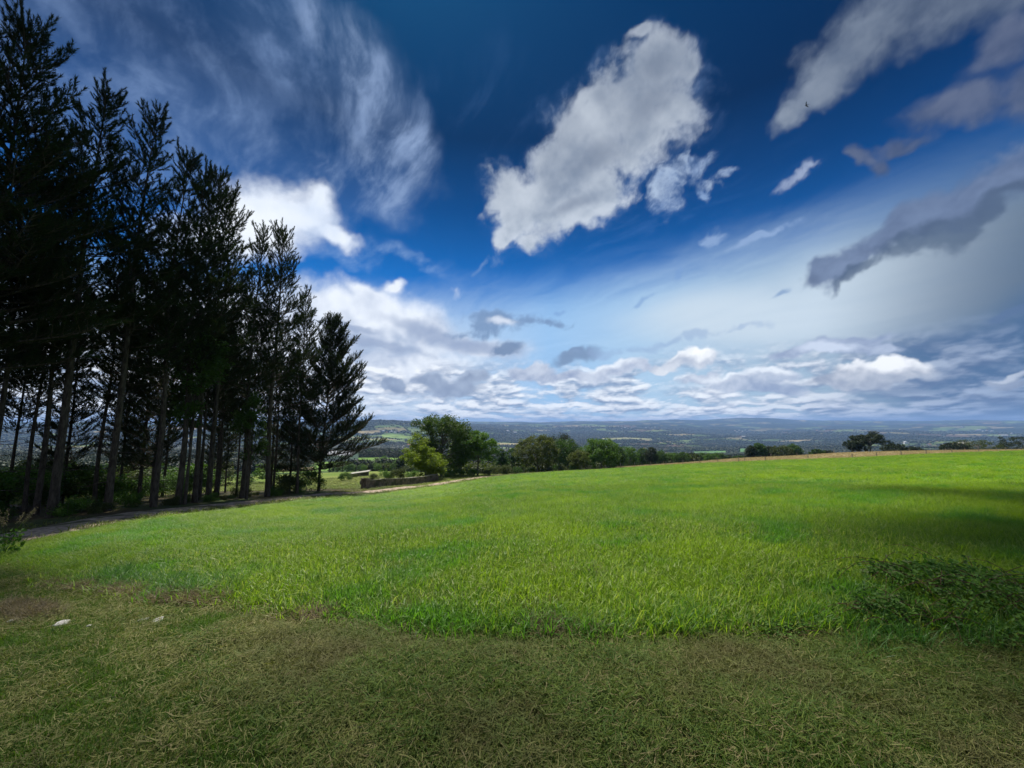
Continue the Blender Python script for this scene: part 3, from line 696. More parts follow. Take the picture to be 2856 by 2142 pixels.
def make_pine(name, seed, H=24.0, clear=0.34, spread=3.6, leaders=1, tip_long=1.0, low_live=None, thin=1.0, lean=(0, 0), side=None):
    """returns (trunk mesh, crown mesh); side=(dx,dy) makes branches on that side longer"""
    rng = np.random.default_rng(seed)
    T = Acc(); B = Acc()
    nseg = 26; zs = np.linspace(-0.4, H, nseg); ph = rng.uniform(0, 6, 4)
    def axis(z):
        k = z / H
        return np.array([math.sin(k * 4 + ph[0]) * .22 * k + math.sin(k * 9 + ph[1]) * .08 + lean[0] * k, math.cos(k * 3.4 + ph[2]) * .22 * k + lean[1] * k, z])
    pts = np.array([axis(z) for z in zs]); r0 = 0.0075 * H * rng.uniform(.85, 1.1)
    rad = r0 * np.clip(1 - zs / H, 0.02, 1) ** 0.85; rad[:2] *= (1.35, 1.12)
    T.add(*tube(pts, rad, 10))
    shoots_p, shoots_d, shoots_s = [], [], []
    def shoot(p, d_, s=1.0): shoots_p.append(p); shoots_d.append(d_); shoots_s.append(s)
    def branch(p0, az, el, L, curl, live, r, sub=True, dens=1.0):
        n = 7; p = np.array(p0, float); pl = [p.copy()]; a = az; e = el
        for k in range(n):
            e += curl / n + rng.normal() * .05; a += rng.normal() * .10
            p = p + L / n * np.array([math.cos(a) * math.cos(e), math.sin(a) * math.cos(e), math.sin(e)]); pl.append(p.copy())
        pl = np.array(pl); T.add(*tube(pl, np.linspace(r * .75, r * .16, n + 1), 4))
        if not live:
            for q in range(rng.integers(1, 4)):
                k = rng.uniform(.3, .95) * n; i = min(int(k), n - 1); b0 = pl[i] + (pl[i + 1] - pl[i]) * (k - i)
                v = (pl[-1] - pl[0]); v /= np.linalg.norm(v) + 1e-6; v = v + rng.normal(size=3) * .7; v *= L * .25 / np.linalg.norm(v)
                T.add(*tube(np.array([b0, b0 + v * .5 + (0, 0, -.05), b0 + v]), [r * .35, r * .25, r * .1], 3))
            return
        v = pl[-1] - pl[-2]; shoot(pl[-1], v, 1.15)
        start = 0.22 if L > 1.2 else 0.1
        m = max(2, int(L * 4.8 * dens))
        for q in range(m):
            k = (start + (1 - start) * (q + rng.uniform(0, 1)) / m) * n; i = min(int(k), n - 1); b0 = pl[i] + (pl[i + 1] - pl[i]) * (k - i)
            v = pl[i + 1] - pl[i]; v /= np.linalg.norm(v) + 1e-6
            sd = np.cross(v, (0, 0, 1)); sd /= np.linalg.norm(sd) + 1e-6
            w = (1 if q % 2 else -1) * rng.uniform(.4, 1.1)
            u = v * rng.uniform(.5, 1.0) + sd * w + np.array([0, 0, rng.uniform(.05, .75)]); u /= np.linalg.norm(u)
            l2 = (0.25 + 0.30 * L * (1 - k / n) ** .6) * rng.uniform(.6, 1.15) * .8
            if l2 > .4:
                e2 = b0 + u * l2 + np.array([0, 0, .12 * l2]); T.add(*tube(np.array([b0, (b0 + e2) / 2, e2]), [r * .3, r * .22, r * .12], 3))
                ns = max(2, int(l2 / .23))
                for s_ in range(ns):
                    kk = (s_ + .6) / ns; pp = b0 + (e2 - b0) * kk
                    shoot(pp, u + rng.normal(size=3) * .38 + np.array([0, 0, .3]), rng.uniform(.75, 1.1))
                shoot(e2, u + np.array([0, 0, .55]), 1.1)
            else:
                shoot(b0, u + np.array([0, 0, .3]), rng.uniform(.8, 1.1))
    z = 0.07 * H
    while z < H * 0.965:
        k = z / H; nb = rng.integers(3, 6)
        a0 = rng.uniform(0, 6.28)
        lv = low_live if low_live is not None else clear
        for q in range(nb):
            az = a0 + q * 2 * math.pi / nb + rng.normal() * .25
            sf = 1.0
            if side is not None: sf = 1 + side[2] * max(0, math.cos(az - math.atan2(side[1], side[0]))) - .2 * max(0, -math.cos(az - math.atan2(side[1], side[0])))
            if k < lv:
                if rng.uniform() < 0.55: branch(axis(z), az, rng.uniform(-.15, .35), spread * rng.uniform(.25, .6), rng.uniform(-.3, .3), False, .022 + .012 * rng.uniform())
                continue
            kk = (k - lv) / (1 - lv)
            L = spread * sf * (1 - kk) ** .62 * rng.uniform(.55, 1.12) * min(1, .55 + kk * 3) + .30
            if rng.uniform() < .08: L *= 1.35
            el = .05 + .95 * kk ** 1.3 + rng.normal() * .12
            branch(axis(z), az, el, L, rng.uniform(.25, .75) * (1 - .3 * kk), True, .016 + .014 * L, dens=thin)
        z += rng.uniform(.38, .72) * (1.0 if k > clear else 1.3)
    # leaders
    def leader(p0, d_, L):
        d_ = np.array(d_, float); n = max(3, int(L / .16)); p = np.array(p0, float); pl = [p.copy()]
        for i in range(n):
            d_ = d_ * .9 + np.array([0, 0, .1]) + rng.normal(size=3) * .03; d_ /= np.linalg.norm(d_); p = p + d_ * L / n; pl.append(p.copy())
            shoot(p, d_ + rng.normal(size=3) * .18, .72)
        T.add(*tube(np.array(pl), np.linspace(.03, .008, n + 1), 4)); shoot(p, d_, .9)
    leader(axis(H * .935), (0, 0, 1), H * .058)
    for q in range(leaders):
        a = rng.uniform(0, 6.28); zz_ = H * rng.uniform(.90, .95)
        leader(axis(zz_), (math.cos(a) * .7, math.sin(a) * .7, .75), min(rng.uniform(1.2, 2.2) * tip_long, (H - zz_) * 1.15))
    for q in range(5):
        a = rng.uniform(0, 6.28); zz_ = H * rng.uniform(.86, .97)
        leader(axis(zz_), (math.cos(a) * .9, math.sin(a) * .9, .7), min(rng.uniform(.6, 1.3) * tip_long, (H - zz_) * 1.1))
    sp = np.array(shoots_p); sd = np.array(shoots_d); ssc = np.array(shoots_s)
    for g in range(3):
        idx = np.arange(len(sp)) % 3 == g
        tv, tf = needle_brush(rng)
        M = frames(sd[idx], rng.uniform(0, 6.28, idx.sum()), ssc[idx] * rng.uniform(.85, 1.2, idx.sum()), rng)
        B.add(*batch(tv, tf, M, sp[idx]))
    tv, tf = T.get(); cv, cf = B.get()
    tm = mesh_np('trunk', tv, tf, M_bark, True, link=False); cm = mesh_np('crown', cv, cf, M_needle, False, link=False)
    return tm.data, cm.data

def leaf_template(kind='diamond'):
    if kind == 'diamond': V = np.array([[0, -.5, 0], [.34, 0, .06], [0, .5, 0], [-.34, 0, .06]]); F = np.array([[0, 1, 2], [0, 2, 3]])
    else: V = np.array([[0, 0, 0], [.26, .3, .05], [.22, .7, .04], [0, 1, -.06], [-.22, .7, .04], [-.26, .3, .05], [0, .5, -.02]]); F = np.array([[0, 1, 6], [1, 2, 6], [2, 3, 6], [3, 4, 6], [4, 5, 6], [5, 0, 6]])
    return V, F
def rand_frames(n, sc, rng, up=0.5):
    d_ = rng.normal(size=(n, 3)); d_[:, 2] = np.abs(d_[:, 2]) + up
    return frames(d_, rng.uniform(0, 6.28, n), sc, rng)
def make_broadleaf(seed, H, Wd, leaf=0.28, nleaf=9000, m=None, clear=0.15, lob=14, round_=1.0, trunk_r=None, bark=None, clump=0.13, shape='round', density_in=0.25, wood=True):
    """crown built of many leaf clumps on the ends of limbs; H height, Wd width"""
    rng = np.random.default_rng(seed); T = Acc()
    hz = H * (1 - clear); cz = H * clear + hz * .5
    # main lobes: irregular outline
    C = []
    for i in range(lob):
        th = rng.uniform(0, 6.28); u = rng.uniform(-.85, .95)
        if shape == 'flat': u = rng.uniform(-.1, .9)
        w = math.sqrt(max(0, 1 - abs(u) ** 2.4)) * rng.uniform(.30, .80)
        if shape == 'cone': w = (0.62 - .58 * u) * .6 * rng.uniform(.5, 1)
        C.append((math.cos(th) * w * Wd * .5, math.sin(th) * w * Wd * .5, cz + u * hz * .36, rng.uniform(.20, .34)))
    C = np.array(C)
    ncl = max(24, int(lob * 7)); P = []; 
    for i in range(ncl):
        l = C[i % lob]; v = rng.normal(size=3); v /= np.linalg.norm(v); rr_ = rng.uniform(.35, 1) if rng.uniform() < density_in else rng.uniform(.8, 1.05)
        P.append([l[0] + v[0] * l[3] * Wd * .62 * rr_, l[1] + v[1] * l[3] * Wd * .62 * rr_, l[2] + v[2] * l[3] * hz * .62 * rr_])
    P = np.array(P)
    if shape == 'dome':
        i_ = np.arange(ncl) + .5; cz_ = 1 - 1.75 * i_ / ncl; th = i_ * 2.39996 + rng.uniform(0, 6); q = np.sqrt(np.clip(1 - cz_ ** 2, 0, 1))
        v = np.stack([np.cos(th) * q, np.sin(th) * q, cz_], 1) + rng.normal(size=(ncl, 3)) * .10
        f_ = (1 + .30 * fbm(v[:, 0] * 1.6 + seed, v[:, 1] * 1.6, v[:, 2] * 1.6, 3)) * np.where(rng.uniform(0, 1, ncl) < .22, rng.uniform(.4, .8, ncl), 1)
        P = np.stack([v[:, 0] * f_ * Wd * .5, v[:, 1] * f_ * Wd * .5, cz + v[:, 2] * f_ * hz * .5], 1)
    P[:, 2] = np.clip(P[:, 2], H * clear * .8, H)
    # fit exactly into the wanted box
    cr = clump * min(Wd, hz)
    s_ = (Wd * .5 - cr * .6) / np.percentile(np.hypot(P[:, 0], P[:, 1]), 96); P[:, :2] *= s_ * 1.12
    z0, z1 = P[:, 2].min(), P[:, 2].max(); P[:, 2] = H * clear + cr * .5 + (P[:, 2] - z0) / (z1 - z0) * (hz - cr * 1.1)
    per = max(6, int(nleaf * 1.7) // len(P)); cr *= 1.2; rep_ = np.repeat(np.arange(len(P)), per)
    off = rng.normal(size=(len(rep_), 3)); off /= np.linalg.norm(off, axis=1)[:, None]; off *= (rng.uniform(0, 1, len(rep_)) ** .45)[:, None]
    szs = cr * rng.uniform(.65, 1.25, len(P)); pos = P[rep_] + off * szs[rep_][:, None] * np.array([1, 1, .72])
    V, F = leaf_template(); M = rand_frames(len(pos), leaf * 1.12 * rng.uniform(.6, 1.25, len(pos)), rng, .35)
    cv, cf = batch(V, F, M, pos)
    tr_ = trunk_r or .022 * H
    top = np.array([rng.normal() * .03 * Wd, rng.normal() * .03 * Wd, H * .72])
    tp = np.array([[0, 0, -.4], [rng.normal() * .05, rng.normal() * .05, H * .15], top * .5, top * .8, top]); tp[2, 2] = H * .36; tp[3, 2] = H * .58
    T.add(*tube(tp, tr_ * np.array([1.25, .95, .7, .4, .12]), 8))
    if wood:
        for i in rng.permutation(len(P))[:min(len(P), 46)]:
            e = P[i]; zb_ = min(e[2] * rng.uniform(.45, .8), H * .6); k = zb_ / top[2]; b0 = np.array([top[0] * k, top[1] * k, zb_])
            mid = (b0 + e) / 2 + np.array([0, 0, .06 * H]) * rng.uniform(-.2, 1)
            T.add(*tube(np.array([b0, mid, e]), [tr_ * .3, tr_ * .18, tr_ * .06], 4))
    tv, tf = T.get()
    return mesh_np('trunk', tv, tf, bark or M_bark2, True, link=False).data, mesh_np('crown', cv, cf, m, False, link=False).data
def empty(name, loc, rz=0.0, s=(1, 1, 1)):
    o = bpy.data.objects.new(name, None); COL.objects.link(o); o.location = loc; o.rotation_euler = (0, 0, rz); o.scale = s; o.empty_display_size = .3; return o
def plant(name, loc, rz, s, parts, label, cat, group=None, tilt=(0, 0)):
    r = empty(name, loc, rz, s); r.rotation_euler = (tilt[0], tilt[1], rz)
    tag(r, label, cat, group)
    for n_, me in parts:
        o = bpy.data.objects.new(n_, me); COL.objects.link(o); o.parent = r
    return r
# ------------------------------------------------------------------ farm track
def ribbon(name, P, w, lift, m):
    P = np.array(P); q = []
    for a, b in zip(P[:-1], P[1:]):
        n = max(2, int(np.linalg.norm(b - a) / .5)); q += [a + (b - a) * i / n for i in range(n)]
    q.append(P[-1]); q = np.array(q)
    for _ in range(12): q[1:-1] = (q[:-2] + q[1:-1] * 2 + q[2:]) / 4
    tg = np.gradient(q, axis=0); tg /= np.linalg.norm(tg, axis=1)[:, None]; nr = np.stack([-tg[:, 1], tg[:, 0]], 1)
    ks = np.linspace(-1, 1, 9)
    wv = w * (1 + .18 * fbm(q[:, 0] / 2, q[:, 1] / 2, 3, 3))[:, None]
    XY = q[:, None, :] + nr[:, None, :] * ks[None, :, None] * wv[:, :, None] * .5
    z = height(XY[..., 0].ravel(), XY[..., 1].ravel()) + lift - .05 * np.tile(np.abs(ks) ** 4, len(q))
    V = np.concatenate([XY.reshape(-1, 2), z[:, None]], 1)
    return mesh_np(name, V, grid_faces(len(q), 9), m, True)
M_track = rough_mat('track_gravel', (.16, .115, .08), (.52, .41, .32), 3.2, 1.0, c3=(.10, .095, .045), dist=.05)
tag(ribbon('track', TR, 2.9, .05, M_track), kind='structure')

# ------------------------------------------------------------------ the pine stand
print('pines')
PV = {}
for key, kw in {'a': dict(seed=1, leaders=2, spread=3.0), 'b': dict(seed=2, leaders=4, tip_long=1.5, spread=2.9), 'c': dict(seed=3, leaders=1, spread=2.9), 'd': dict(seed=4, leaders=2, spread=2.6, tip_long=1.4),
                'e': dict(seed=5, leaders=3, spread=3.2), 'f': dict(seed=6, leaders=5, spread=3.3, clear=.36, tip_long=2.0), 'g': dict(seed=7, leaders=1, spread=3.0, clear=.42)}.items():
    PV[key] = make_pine('pine_' + key, **kw)
PV['edge'] = make_pine('pine_edge', seed=21, H=22, clear=.10, low_live=.12, spread=7.6, leaders=2, side=(1, -.3, .25), tip_long=1.3, lean=(.6, 0), thin=1.1)
PV['L'] = make_pine('pine_low', seed=23, H=24, clear=.10, low_live=.13, spread=3.4, leaders=1, thin=.9)
PV['big'] = make_pine('pine_big', seed=22, H=24, clear=.28, low_live=.28, spread=4.8, leaders=3, tip_long=1.5)
def pine(key, x, y, H, label, group, rz, H0=24.0, wide=1.0):
    tm, cm = PV[key]; s = H / H0
    return plant('pine_tree', (x, y, gz(x, y) - .1), rz, (s * wide, s * wide, s), [('trunk', tm), ('crown', cm)], label, 'pine tree', group)
TENS = []
ORD = ['first', 'second', 'third', 'fourth', 'fifth', 'sixth', 'seventh', 'eighth', 'ninth', 'tenth', 'eleventh', 'twelfth', 'thirteenth', 'fourteenth', 'fifteenth', 'sixteenth', 'seventeenth', 'eighteenth', 'nineteenth', 'twentieth', 'twenty-first', 'twenty-second', 'twenty-third', 'twenty-fourth', 'twenty-fifth', 'twenty-sixth', 'twenty-seventh', 'twenty-eighth', 'twenty-ninth', 'thirtieth']
frontrow = [(-110, -90, 13.2, 'c'), (-38, -28, 15.0, 'e'), (33, 18, 16.8, 'big'), (105, 87, 20.6, 'f'), (152, 110, 23, 'b'), (188, 151, 25.6, 'a'), (208, 164, 27.4, 'd'), (222, 172, 29.2, 'c'),
            (233, 188, 31.2, 'b'), (262, 224, 34.5, 'd'), (284, 227, 37.5, 'f'), (308, 288, 43, 'e')]
fl = ['very tall pine whose crown leans in at the upper left corner', 'tall dense pine cut off by the left edge of the view', 'tallest dark pine near the left edge with a forked tip',
      'broad dark pine with three upright tips, right of the tallest one', 'slim pine with upright candle tips right of the three-tipped pine', 'pine with a pointed top in the middle of the stand, left of the close pair',
      'left pine of the close pair with tips at the same height', 'right pine of the close pair with tips at the same height', 'narrow pine just right of the close pair, slightly lower',
      'lower pine tucked left of the many-fingered pine', 'pine with a bunch of long finger-like shoots at its top', 'pine stepping down left of the wide spreading end pine']
for i, (tx, ty, Y, key) in enumerate(frontrow):
    k = ray(tx, ty); x = k[0] * Y; H = EYE + Y * k[2] - gz(x, Y) + .1
    print('pine', i, round(x, 1), Y, round(H, 1))
    pine(key, x, Y, H, fl[i], 'pines in the dark stand on the left', [2.1, .4, 1.0, 5.2, 3.3, .2, 4.4, 1.9, 5.6, 2.7, .8, 3.9][i])
k = ray(328, 317); Y = 48; x = k[0] * Y
pine('edge', x, Y, EYE + Y * k[2] - gz(x, Y), 'wide spreading pine at the right end of the stand with low branches', 'pines in the dark stand on the left', 0.0, 22.0)
rr_ = np.random.default_rng(77)
for row, (xr, n, hs, keys) in enumerate([(-26.6, 11, 19.5, 'gLcadLgae'), (-31, 10, 18.5, 'gLagdLcg'), (-36, 9, 17.5, 'LgLaL')]):
    for i in range(n):
        Y = 13 + i * (34 + row * 2.5) / (n - 1) + rr_.uniform(-1, 1); x = xr + rr_.uniform(-1.3, 1.3)
        pine(keys[i % len(keys)], x, Y, hs + rr_.uniform(-2, 1.5), '%s pine from the left in the %s row, seen between the front trunks' % (ORD[i], ['second', 'third', 'rearmost'][row]),
             'pines in the dark stand on the left', rr_.uniform(0, 6.28))
# ------------------------------------------------------------------ broadleaved trees beyond the track and the field
print('trees')
def tree_px(name, px0, px1, top, Y, seed, m, label, cat, group=None, **kw):
    """a tree filling columns px0..px1 up to row top, standing at forward distance Y"""
    pc = (px0 + px1) / 2; k = ray(pc, top); x = k[0] * Y; g = gz(x, Y) - kw.pop('sink', 0)
    H = EYE + Y * k[2] - g; Wd = (px1 - px0) / F_PX * Y * kw.pop('wf', 1.0)
    tm, cm = make_broadleaf(seed, H, Wd, m=m, **kw)
    return plant(name, (x, Y, g), 0, (1, 1, 1), [('trunk', tm), ('crown', cm)], label, cat, group)
M_sap = leaf_mat('sapling_leaves', (.022, .050, .008), (.055, .100, .014), 0.8, 0.3)  # dark olive base tone of the two young broadleaved trees
tree_px('sapling', 172, 228, 328, 27.5, 301, M_sap, 'leafy green tree growing among the middle pine trunks', 'tree', clear=.42, lob=9, nleaf=4200, leaf=.17, clump=.14, trunk_r=.10, bark=M_bark)
tree_px('sapling', 236, 272, 392, 33, 302, M_sap, 'smaller leafy tree between the pine trunks, right of the other one', 'tree', clear=.35, lob=8, nleaf=2600, leaf=.17, clump=.14, trunk_r=.10, bark=M_bark)
tree_px('ash_tree', 411, 474, 414.5, 96, 101, M_ash, 'largest dark green tree behind the end of the stone wall', 'tree', clear=.12, lob=20, nleaf=15000, leaf=.34, clump=.10)
tree_px('young_tree', 405, 449, 433.5, 84, 102, M_yel, 'bright yellow green tree in front of the big dark tree by the wall', 'tree', clear=.06, lob=17, nleaf=12000, leaf=.28, clump=.10)
tree_px('ash_tree', 459, 497, 430.5, 97, 103, M_oakb, 'rounded green tree with visible trunk on the right of the big dark tree', 'tree', clear=.26, lob=14, nleaf=10000, leaf=.28, clump=.11, shape='dome')
tree_px('ash_tree', 448, 474, 424, 104, 104, M_ash, 'dark tree filling the gap between the big tree and the rounded tree', 'tree', clear=.1, lob=12, nleaf=8000, leaf=.30)
tree_px('oak_tree', 495, 508, 449, 150, 105, M_oak, 'left tree of the small dark pair seen in the gap', 'tree', 'pair of small dark trees', clear=.1, lob=8, nleaf=2600, leaf=.38, shape='dome')
tree_px('oak_tree', 505, 520, 448, 155, 106, M_oak, 'right tree of the small dark pair seen in the gap', 'tree', 'pair of small dark trees', clear=.1, lob=8, nleaf=2600, leaf=.38, shape='dome')
tree_px('round_tree', 517, 557, 435, 116, 107, M_olive, 'domed olive green tree with smooth outline beyond the field edge', 'tree', clear=.10, lob=22, nleaf=14000, leaf=.28, clump=.10, density_in=.2, shape='dome')
tree_px('pine_tree', 543, 574, 432.5, 150, 108, M_dark, 'dark tree top with feathery outline behind the domed olive tree', 'tree', clear=.2, lob=14, nleaf=6000, leaf=.32)
tree_px('oak_tree', 552, 583, 438.5, 134, 109, M_oak, 'dark oak between the domed olive tree and the bright oak', 'tree', clear=.08, lob=14, nleaf=8000, leaf=.34, shape='dome')
tree_px('oak_tree', 583, 618, 438, 123, 110, M_oakb, 'full round bright green oak near the fence end', 'tree', clear=.06, lob=18, nleaf=12000, leaf=.30, shape='dome')
tree_px('hawthorn', 568, 590, 449.5, 114, 111, M_olive, 'low pale green tree left of the full round oak', 'tree', clear=.08, lob=10, nleaf=4500, leaf=.24, shape='dome')
row = [(612, 626, 446), (622, 638, 446.5), (634, 649, 447.5), (644, 657, 447), (653, 668, 450), (664, 677, 452.5), (674, 689, 452), (684, 699, 453), (695, 708, 452.5), (704, 718, 453.5), (714, 726, 453), (722, 736, 455), (732, 745, 455.5)]
for i, (a, b, tp) in enumerate(row):
    tree_px('oak_tree', a, b, tp, 168 + i * 4.0 + (i % 3) * 6, 120 + i, [M_oak, M_oakb, M_oak, M_dark][i % 4], '%s oak from the left in the dark row behind the fence' % ORD[i], 'tree', 'row of oaks behind the fence', shape='dome', clear=.03, lob=9, nleaf=3200, leaf=.36, clump=.16)
rt = [(745, 757, 445.5, M_dark, 'dark open-crowned tree at the left of the small grove above the dry strip'), (753, 765, 443, M_oak, 'tallest green tree of the small grove above the dry strip'), (763, 776, 446, M_dark, 'narrow dark tree in the middle of the small grove'),
      (772, 791, 445.3, M_shrub, 'broad paler tree in the small grove above the dry strip'), (786, 800, 444, M_oak, 'dark tree at the right end of the small grove'),
      (811, 824, 449.2, M_oak, 'small bush left of a pair past the grove'), (822, 834, 450.5, M_dark, 'small bush right of a pair past the grove'),
      (884, 903, 443.3, M_dark, 'low dark bush right of the umbrella pines'), (904, 920, 446.6, M_dark, 'lower flat bush far right of the umbrella pines'), (943, 964, 443, M_dark, 'low dark bush left of the broad brown green tree'),
      (958, 994, 440, M_shrub, 'broad brown green tree on the skyline at right'), (1008, 1044, 436, M_dark, 'dark tree cut by the right edge of the view'), (0, 0, 0, 0, '')]
for i, (a, b, tp, m_, lb) in enumerate(rt[:-1]):
    tree_px('oak_tree' if b - a > 11 else 'bush', a, b, tp, 190 + (i * 37 % 25), 150 + i, m_, lb, 'tree' if b - a > 11 else 'bush', None, shape='dome', clear=.03, lob=10, nleaf=3600, leaf=.4, clump=.15)
# umbrella pines
for (a, b, tp, s_, lb) in [(840, 862, 436.8, 170, 'small umbrella pine on the left of the pair on the skyline'), (853, 884, 431.3, 171, 'large umbrella pine with flat dark crown on the skyline')]:
    tree_px('umbrella_pine', a, b, tp, 182 + (s_ % 2) * 5, s_, M_dark, lb, 'pine tree', 'umbrella pines', clear=.34 if s_ == 171 else .18, lob=11, nleaf=6500, leaf=.40, shape='flat', trunk_r=.35, clump=.15)

# valley trees: a few shapes, copied
print('valley')
VT = [make_broadleaf(200 + i, 8, 6.5, leaf=.45, nleaf=1100, shape='dome', m=[M_oak, M_oakb, M_shrub, M_dark][i], clear=.06, lob=8, wood=False) for i in range(4)]
VC_ = [make_broadleaf(210 + i, 8, 3.6, leaf=.5, nleaf=600, m=M_dark, clear=.04, lob=8, shape='cone', wood=False) for i in range(2)]
def copy_tree(px, top, Y, parts, H0, label, name, group, wf=1.0, rz=0):
    k = ray(px, top); x = k[0] * Y; g = gz(x, Y); H = max(2.0, EYE + Y * k[2] - g); s = H / H0
    plant(name, (x, Y, g), rz, (s * wf, s * wf, s), [('trunk', parts[0]), ('crown', parts[1])], label, 'tree', group)
for i in range(26):
    px = 331 + i * 2.55 + rr_.uniform(-.9, .9)
    copy_tree(px, 463.4 + rr_.uniform(-1.6, 1.6), 235 + rr_.uniform(0, 35), (VC_ + VT)[i % 5], 8, '%s small tree from the left in the mixed dark row beyond the meadow' % ORD[i], 'small_tree', 'mixed row of small trees beyond the meadow', 1.2, px)
for i in range(16):
    copy_tree(370 + i * 2.7, 450.5 + rr_.uniform(-1, 1.5), 660 + rr_.uniform(0, 60), VT[(i * 3) % 4], 8, '%s dark tree from the left in the hedgerow under the bright valley field' % ORD[i], 'hedgerow_tree', 'hedgerow trees under the bright valley field', 1.3, i)
for i, (px, tp, Y) in enumerate([(402, 455, 190), (398.5, 458, 200), (395, 461, 205), (384, 455.5, 480), (377, 458, 430), (389, 459, 300)]):
    copy_tree(px, tp, Y, (VC_ + VT)[i % 5], 8, ['dark cone-shaped tree left of the yellow green tree', 'smaller dark tree beside the cone-shaped one', 'rounded bush-like tree at the end of the mixed row', 'pale tree standing alone between the valley fields',
              'small tree on the hedge of the valley field', 'green tree below the valley fields near the cone-shaped trees'][i], 'small_tree', 'scattered valley trees', 1.1, i)
BB = []
for i in range(20):   # bushes on the slope behind the pines
    Y = 30 + i * 3.2; x = -44 - rr_.uniform(0, 14) - i * .6; BB.append((x / Y, x, Y))
for i, (_, x, Y) in enumerate(sorted(BB)):
    s = rr_.uniform(.45, .8); plant('bush', (x, Y, gz(x, Y) - .3), i, (s * 1.1, s * 1.1, s * .8), [('trunk', VT[i % 3][0]), ('crown', VT[i % 3][1])], '%s sunlit bush from the left on the slope behind the pine trunks' % ORD[i], 'bush', 'bushes behind the pine stand')

# undergrowth
SH = [make_broadleaf(230 + i, 1.6, 2.4, leaf=.085, nleaf=2600, m=[M_shrub, M_oak, M_bram][i], clear=.02, lob=10, wood=False, trunk_r=.02, clump=.2) for i in range(3)]
def shrub(x, y, s, v, label, group=None, name='shrub', cat='shrub', rz=0, sz=None):
    return plant(name, (x, y, gz(x, y) - .08), rz, (s, s, sz or s), [('stem', SH[v][0]), ('foliage', SH[v][1])], label, cat, group)
x, y, _ = at_col(306, 47.5); shrub(x, y, 1.9, 1, 'large dark shrub at the foot of the wide spreading pine', rz=1)
x, y, _ = at_col(288, 45); shrub(x, y, 1.5, 0, 'brownish shrub left of the large dark shrub at the stand end', rz=2)
UG = sorted((-24.3 + rr_.uniform(-3.5, 1.6)) / (14 + i * 1.15) for i in range(28)); UY = [14 + i * 1.15 for i in range(28)]
for i in range(28):
    y = UY[i]; x = -24.0 + rr_.uniform(-2.5, 1.2)
    shrub(x, y, rr_.uniform(.28, .8), [0, 1, 2, 0][i % 4], '%s low undergrowth shrub from the left at the foot of the pine trunks' % ORD[i], 'undergrowth at the pine feet', rz=i)
for i in range(16):
    y = 15 + i * 2.1; x = -33.5 - rr_.uniform(0, 6)
    shrub(x, y, rr_.uniform(1.2, 2.0), [1, 2, 1, 0][i % 4], '%s dark thicket from the left between the rear pine trunks' % ORD[i], 'thickets between the rear pines', rz=i)
# mounds and hedges along the far edge of the field
hd = [(497, 104, 1.5, 0, 'rounded bramble mound at the end of the track'), (507, 103, 1.7, 0, 'long bramble mound right of the track end'), (517, 104, 1.3, 1, 'green mound left of the domed olive tree'),
      (487, 98, 1.0, 0, 'low reddish bramble clump on the field corner'), (531, 110, 1.1, 1, 'low bush under the left side of the domed olive tree'), (549, 111, .9, 0, 'low bush under the right side of the domed olive tree'),
      (563, 112, 1.3, 0, 'brown bush under the dark oak'), (573, 113, 1.1, 1, 'low bush right of the brown bush'), (610, 121, .7, 0, 'small bush by the first fence posts'),
      (344, 88, 1.3, 1, 'green bush on the meadow left of the standing stone'), (351, 95, 1.0, 0, 'thin bush in front of the low stone shed'), (374, 84, 1.1, 0, 'bush behind the left half of the stone wall'), (386, 88, 1.5, 2, 'bush behind the middle of the stone wall'),
      (398, 88, 1.7, 0, 'bush at the foot of the yellow green tree'), (412, 86, 1.3, 2, 'dark bush behind the right end of the stone wall'), (430, 82, 1.0, 1, 'bush right of the stone wall end'), (447, 90, 1.6, 2, 'dark shrub in the shade under the big tree'),
      (458, 92, 1.4, 1, 'bright green shrub right under the big dark tree'), (472, 95, 1.2, 2, 'shrub left of the visible trunk of the rounded tree')]
for i, (px, Y, s, v, lb) in enumerate(hd):
    x, y, _ = at_col(px, Y); shrub(x, y, s, v, lb, rz=i * 1.3)

# ------------------------------------------------------------------ stone wall
print('wall')
def stones(L, Ht, Th, rng, courses=6):
    A = Acc(); z = 0
    cube = np.array([[x, y, z_] for z_ in (0, 1) for y in (0, 1) for x in (0, 1)], float)
    cf = np.array([[0, 2, 3, 1], [4, 5, 7, 6], [0, 1, 5, 4], [1, 3, 7, 5], [3, 2, 6, 7], [2, 0, 4, 6]])
    for c in range(courses):
        h = Ht / courses * rng.uniform(.85, 1.15)
        for face in (0, 1):
            x = -rng.uniform(0, .2)
            while x < L:
                w = rng.uniform(.18, .55); V = cube.copy(); pr = rng.uniform(-.02, .05)
                V[:, 0] = x + .012 + V[:, 0] * (w - .024); V[:, 1] = (-pr + V[:, 1] * (Th * .5 + pr)) if face == 0 else (Th * .5 + V[:, 1] * (Th * .5 + pr)) + .002
                V[:, 2] = z + V[:, 2] * (h - .018); V += rng.normal(size=V.shape) * .012
                A.add(V, cf); x += w
        z += h
    return A.get()
a_ = hit(368.5, 488.6); b_ = hit(438, 479.6)
def wall_frame(a, b, n):
    return [(a[0] + (b[0] - a[0]) * i / n, a[1] + (b[1] - a[1]) * i / n) for i in range(n + 1)]
M_wall = rough_mat('old_field_stone', (.10, .075, .055), (.24, .19, .15), 2.6, 0.8, c3=(.075, .075, .04))
L_w = math.hypot(b_[0] - a_[0], b_[1] - a_[1]); ang = math.atan2(b_[1] - a_[1], b_[0] - a_[0])
wr = empty('stone_wall', a_, ang); tag(wr, 'long low dry stone wall beside the farm track', 'wall')
rng = np.random.default_rng(5); (V, F) = stones(L_w, 1.15, .55, rng)
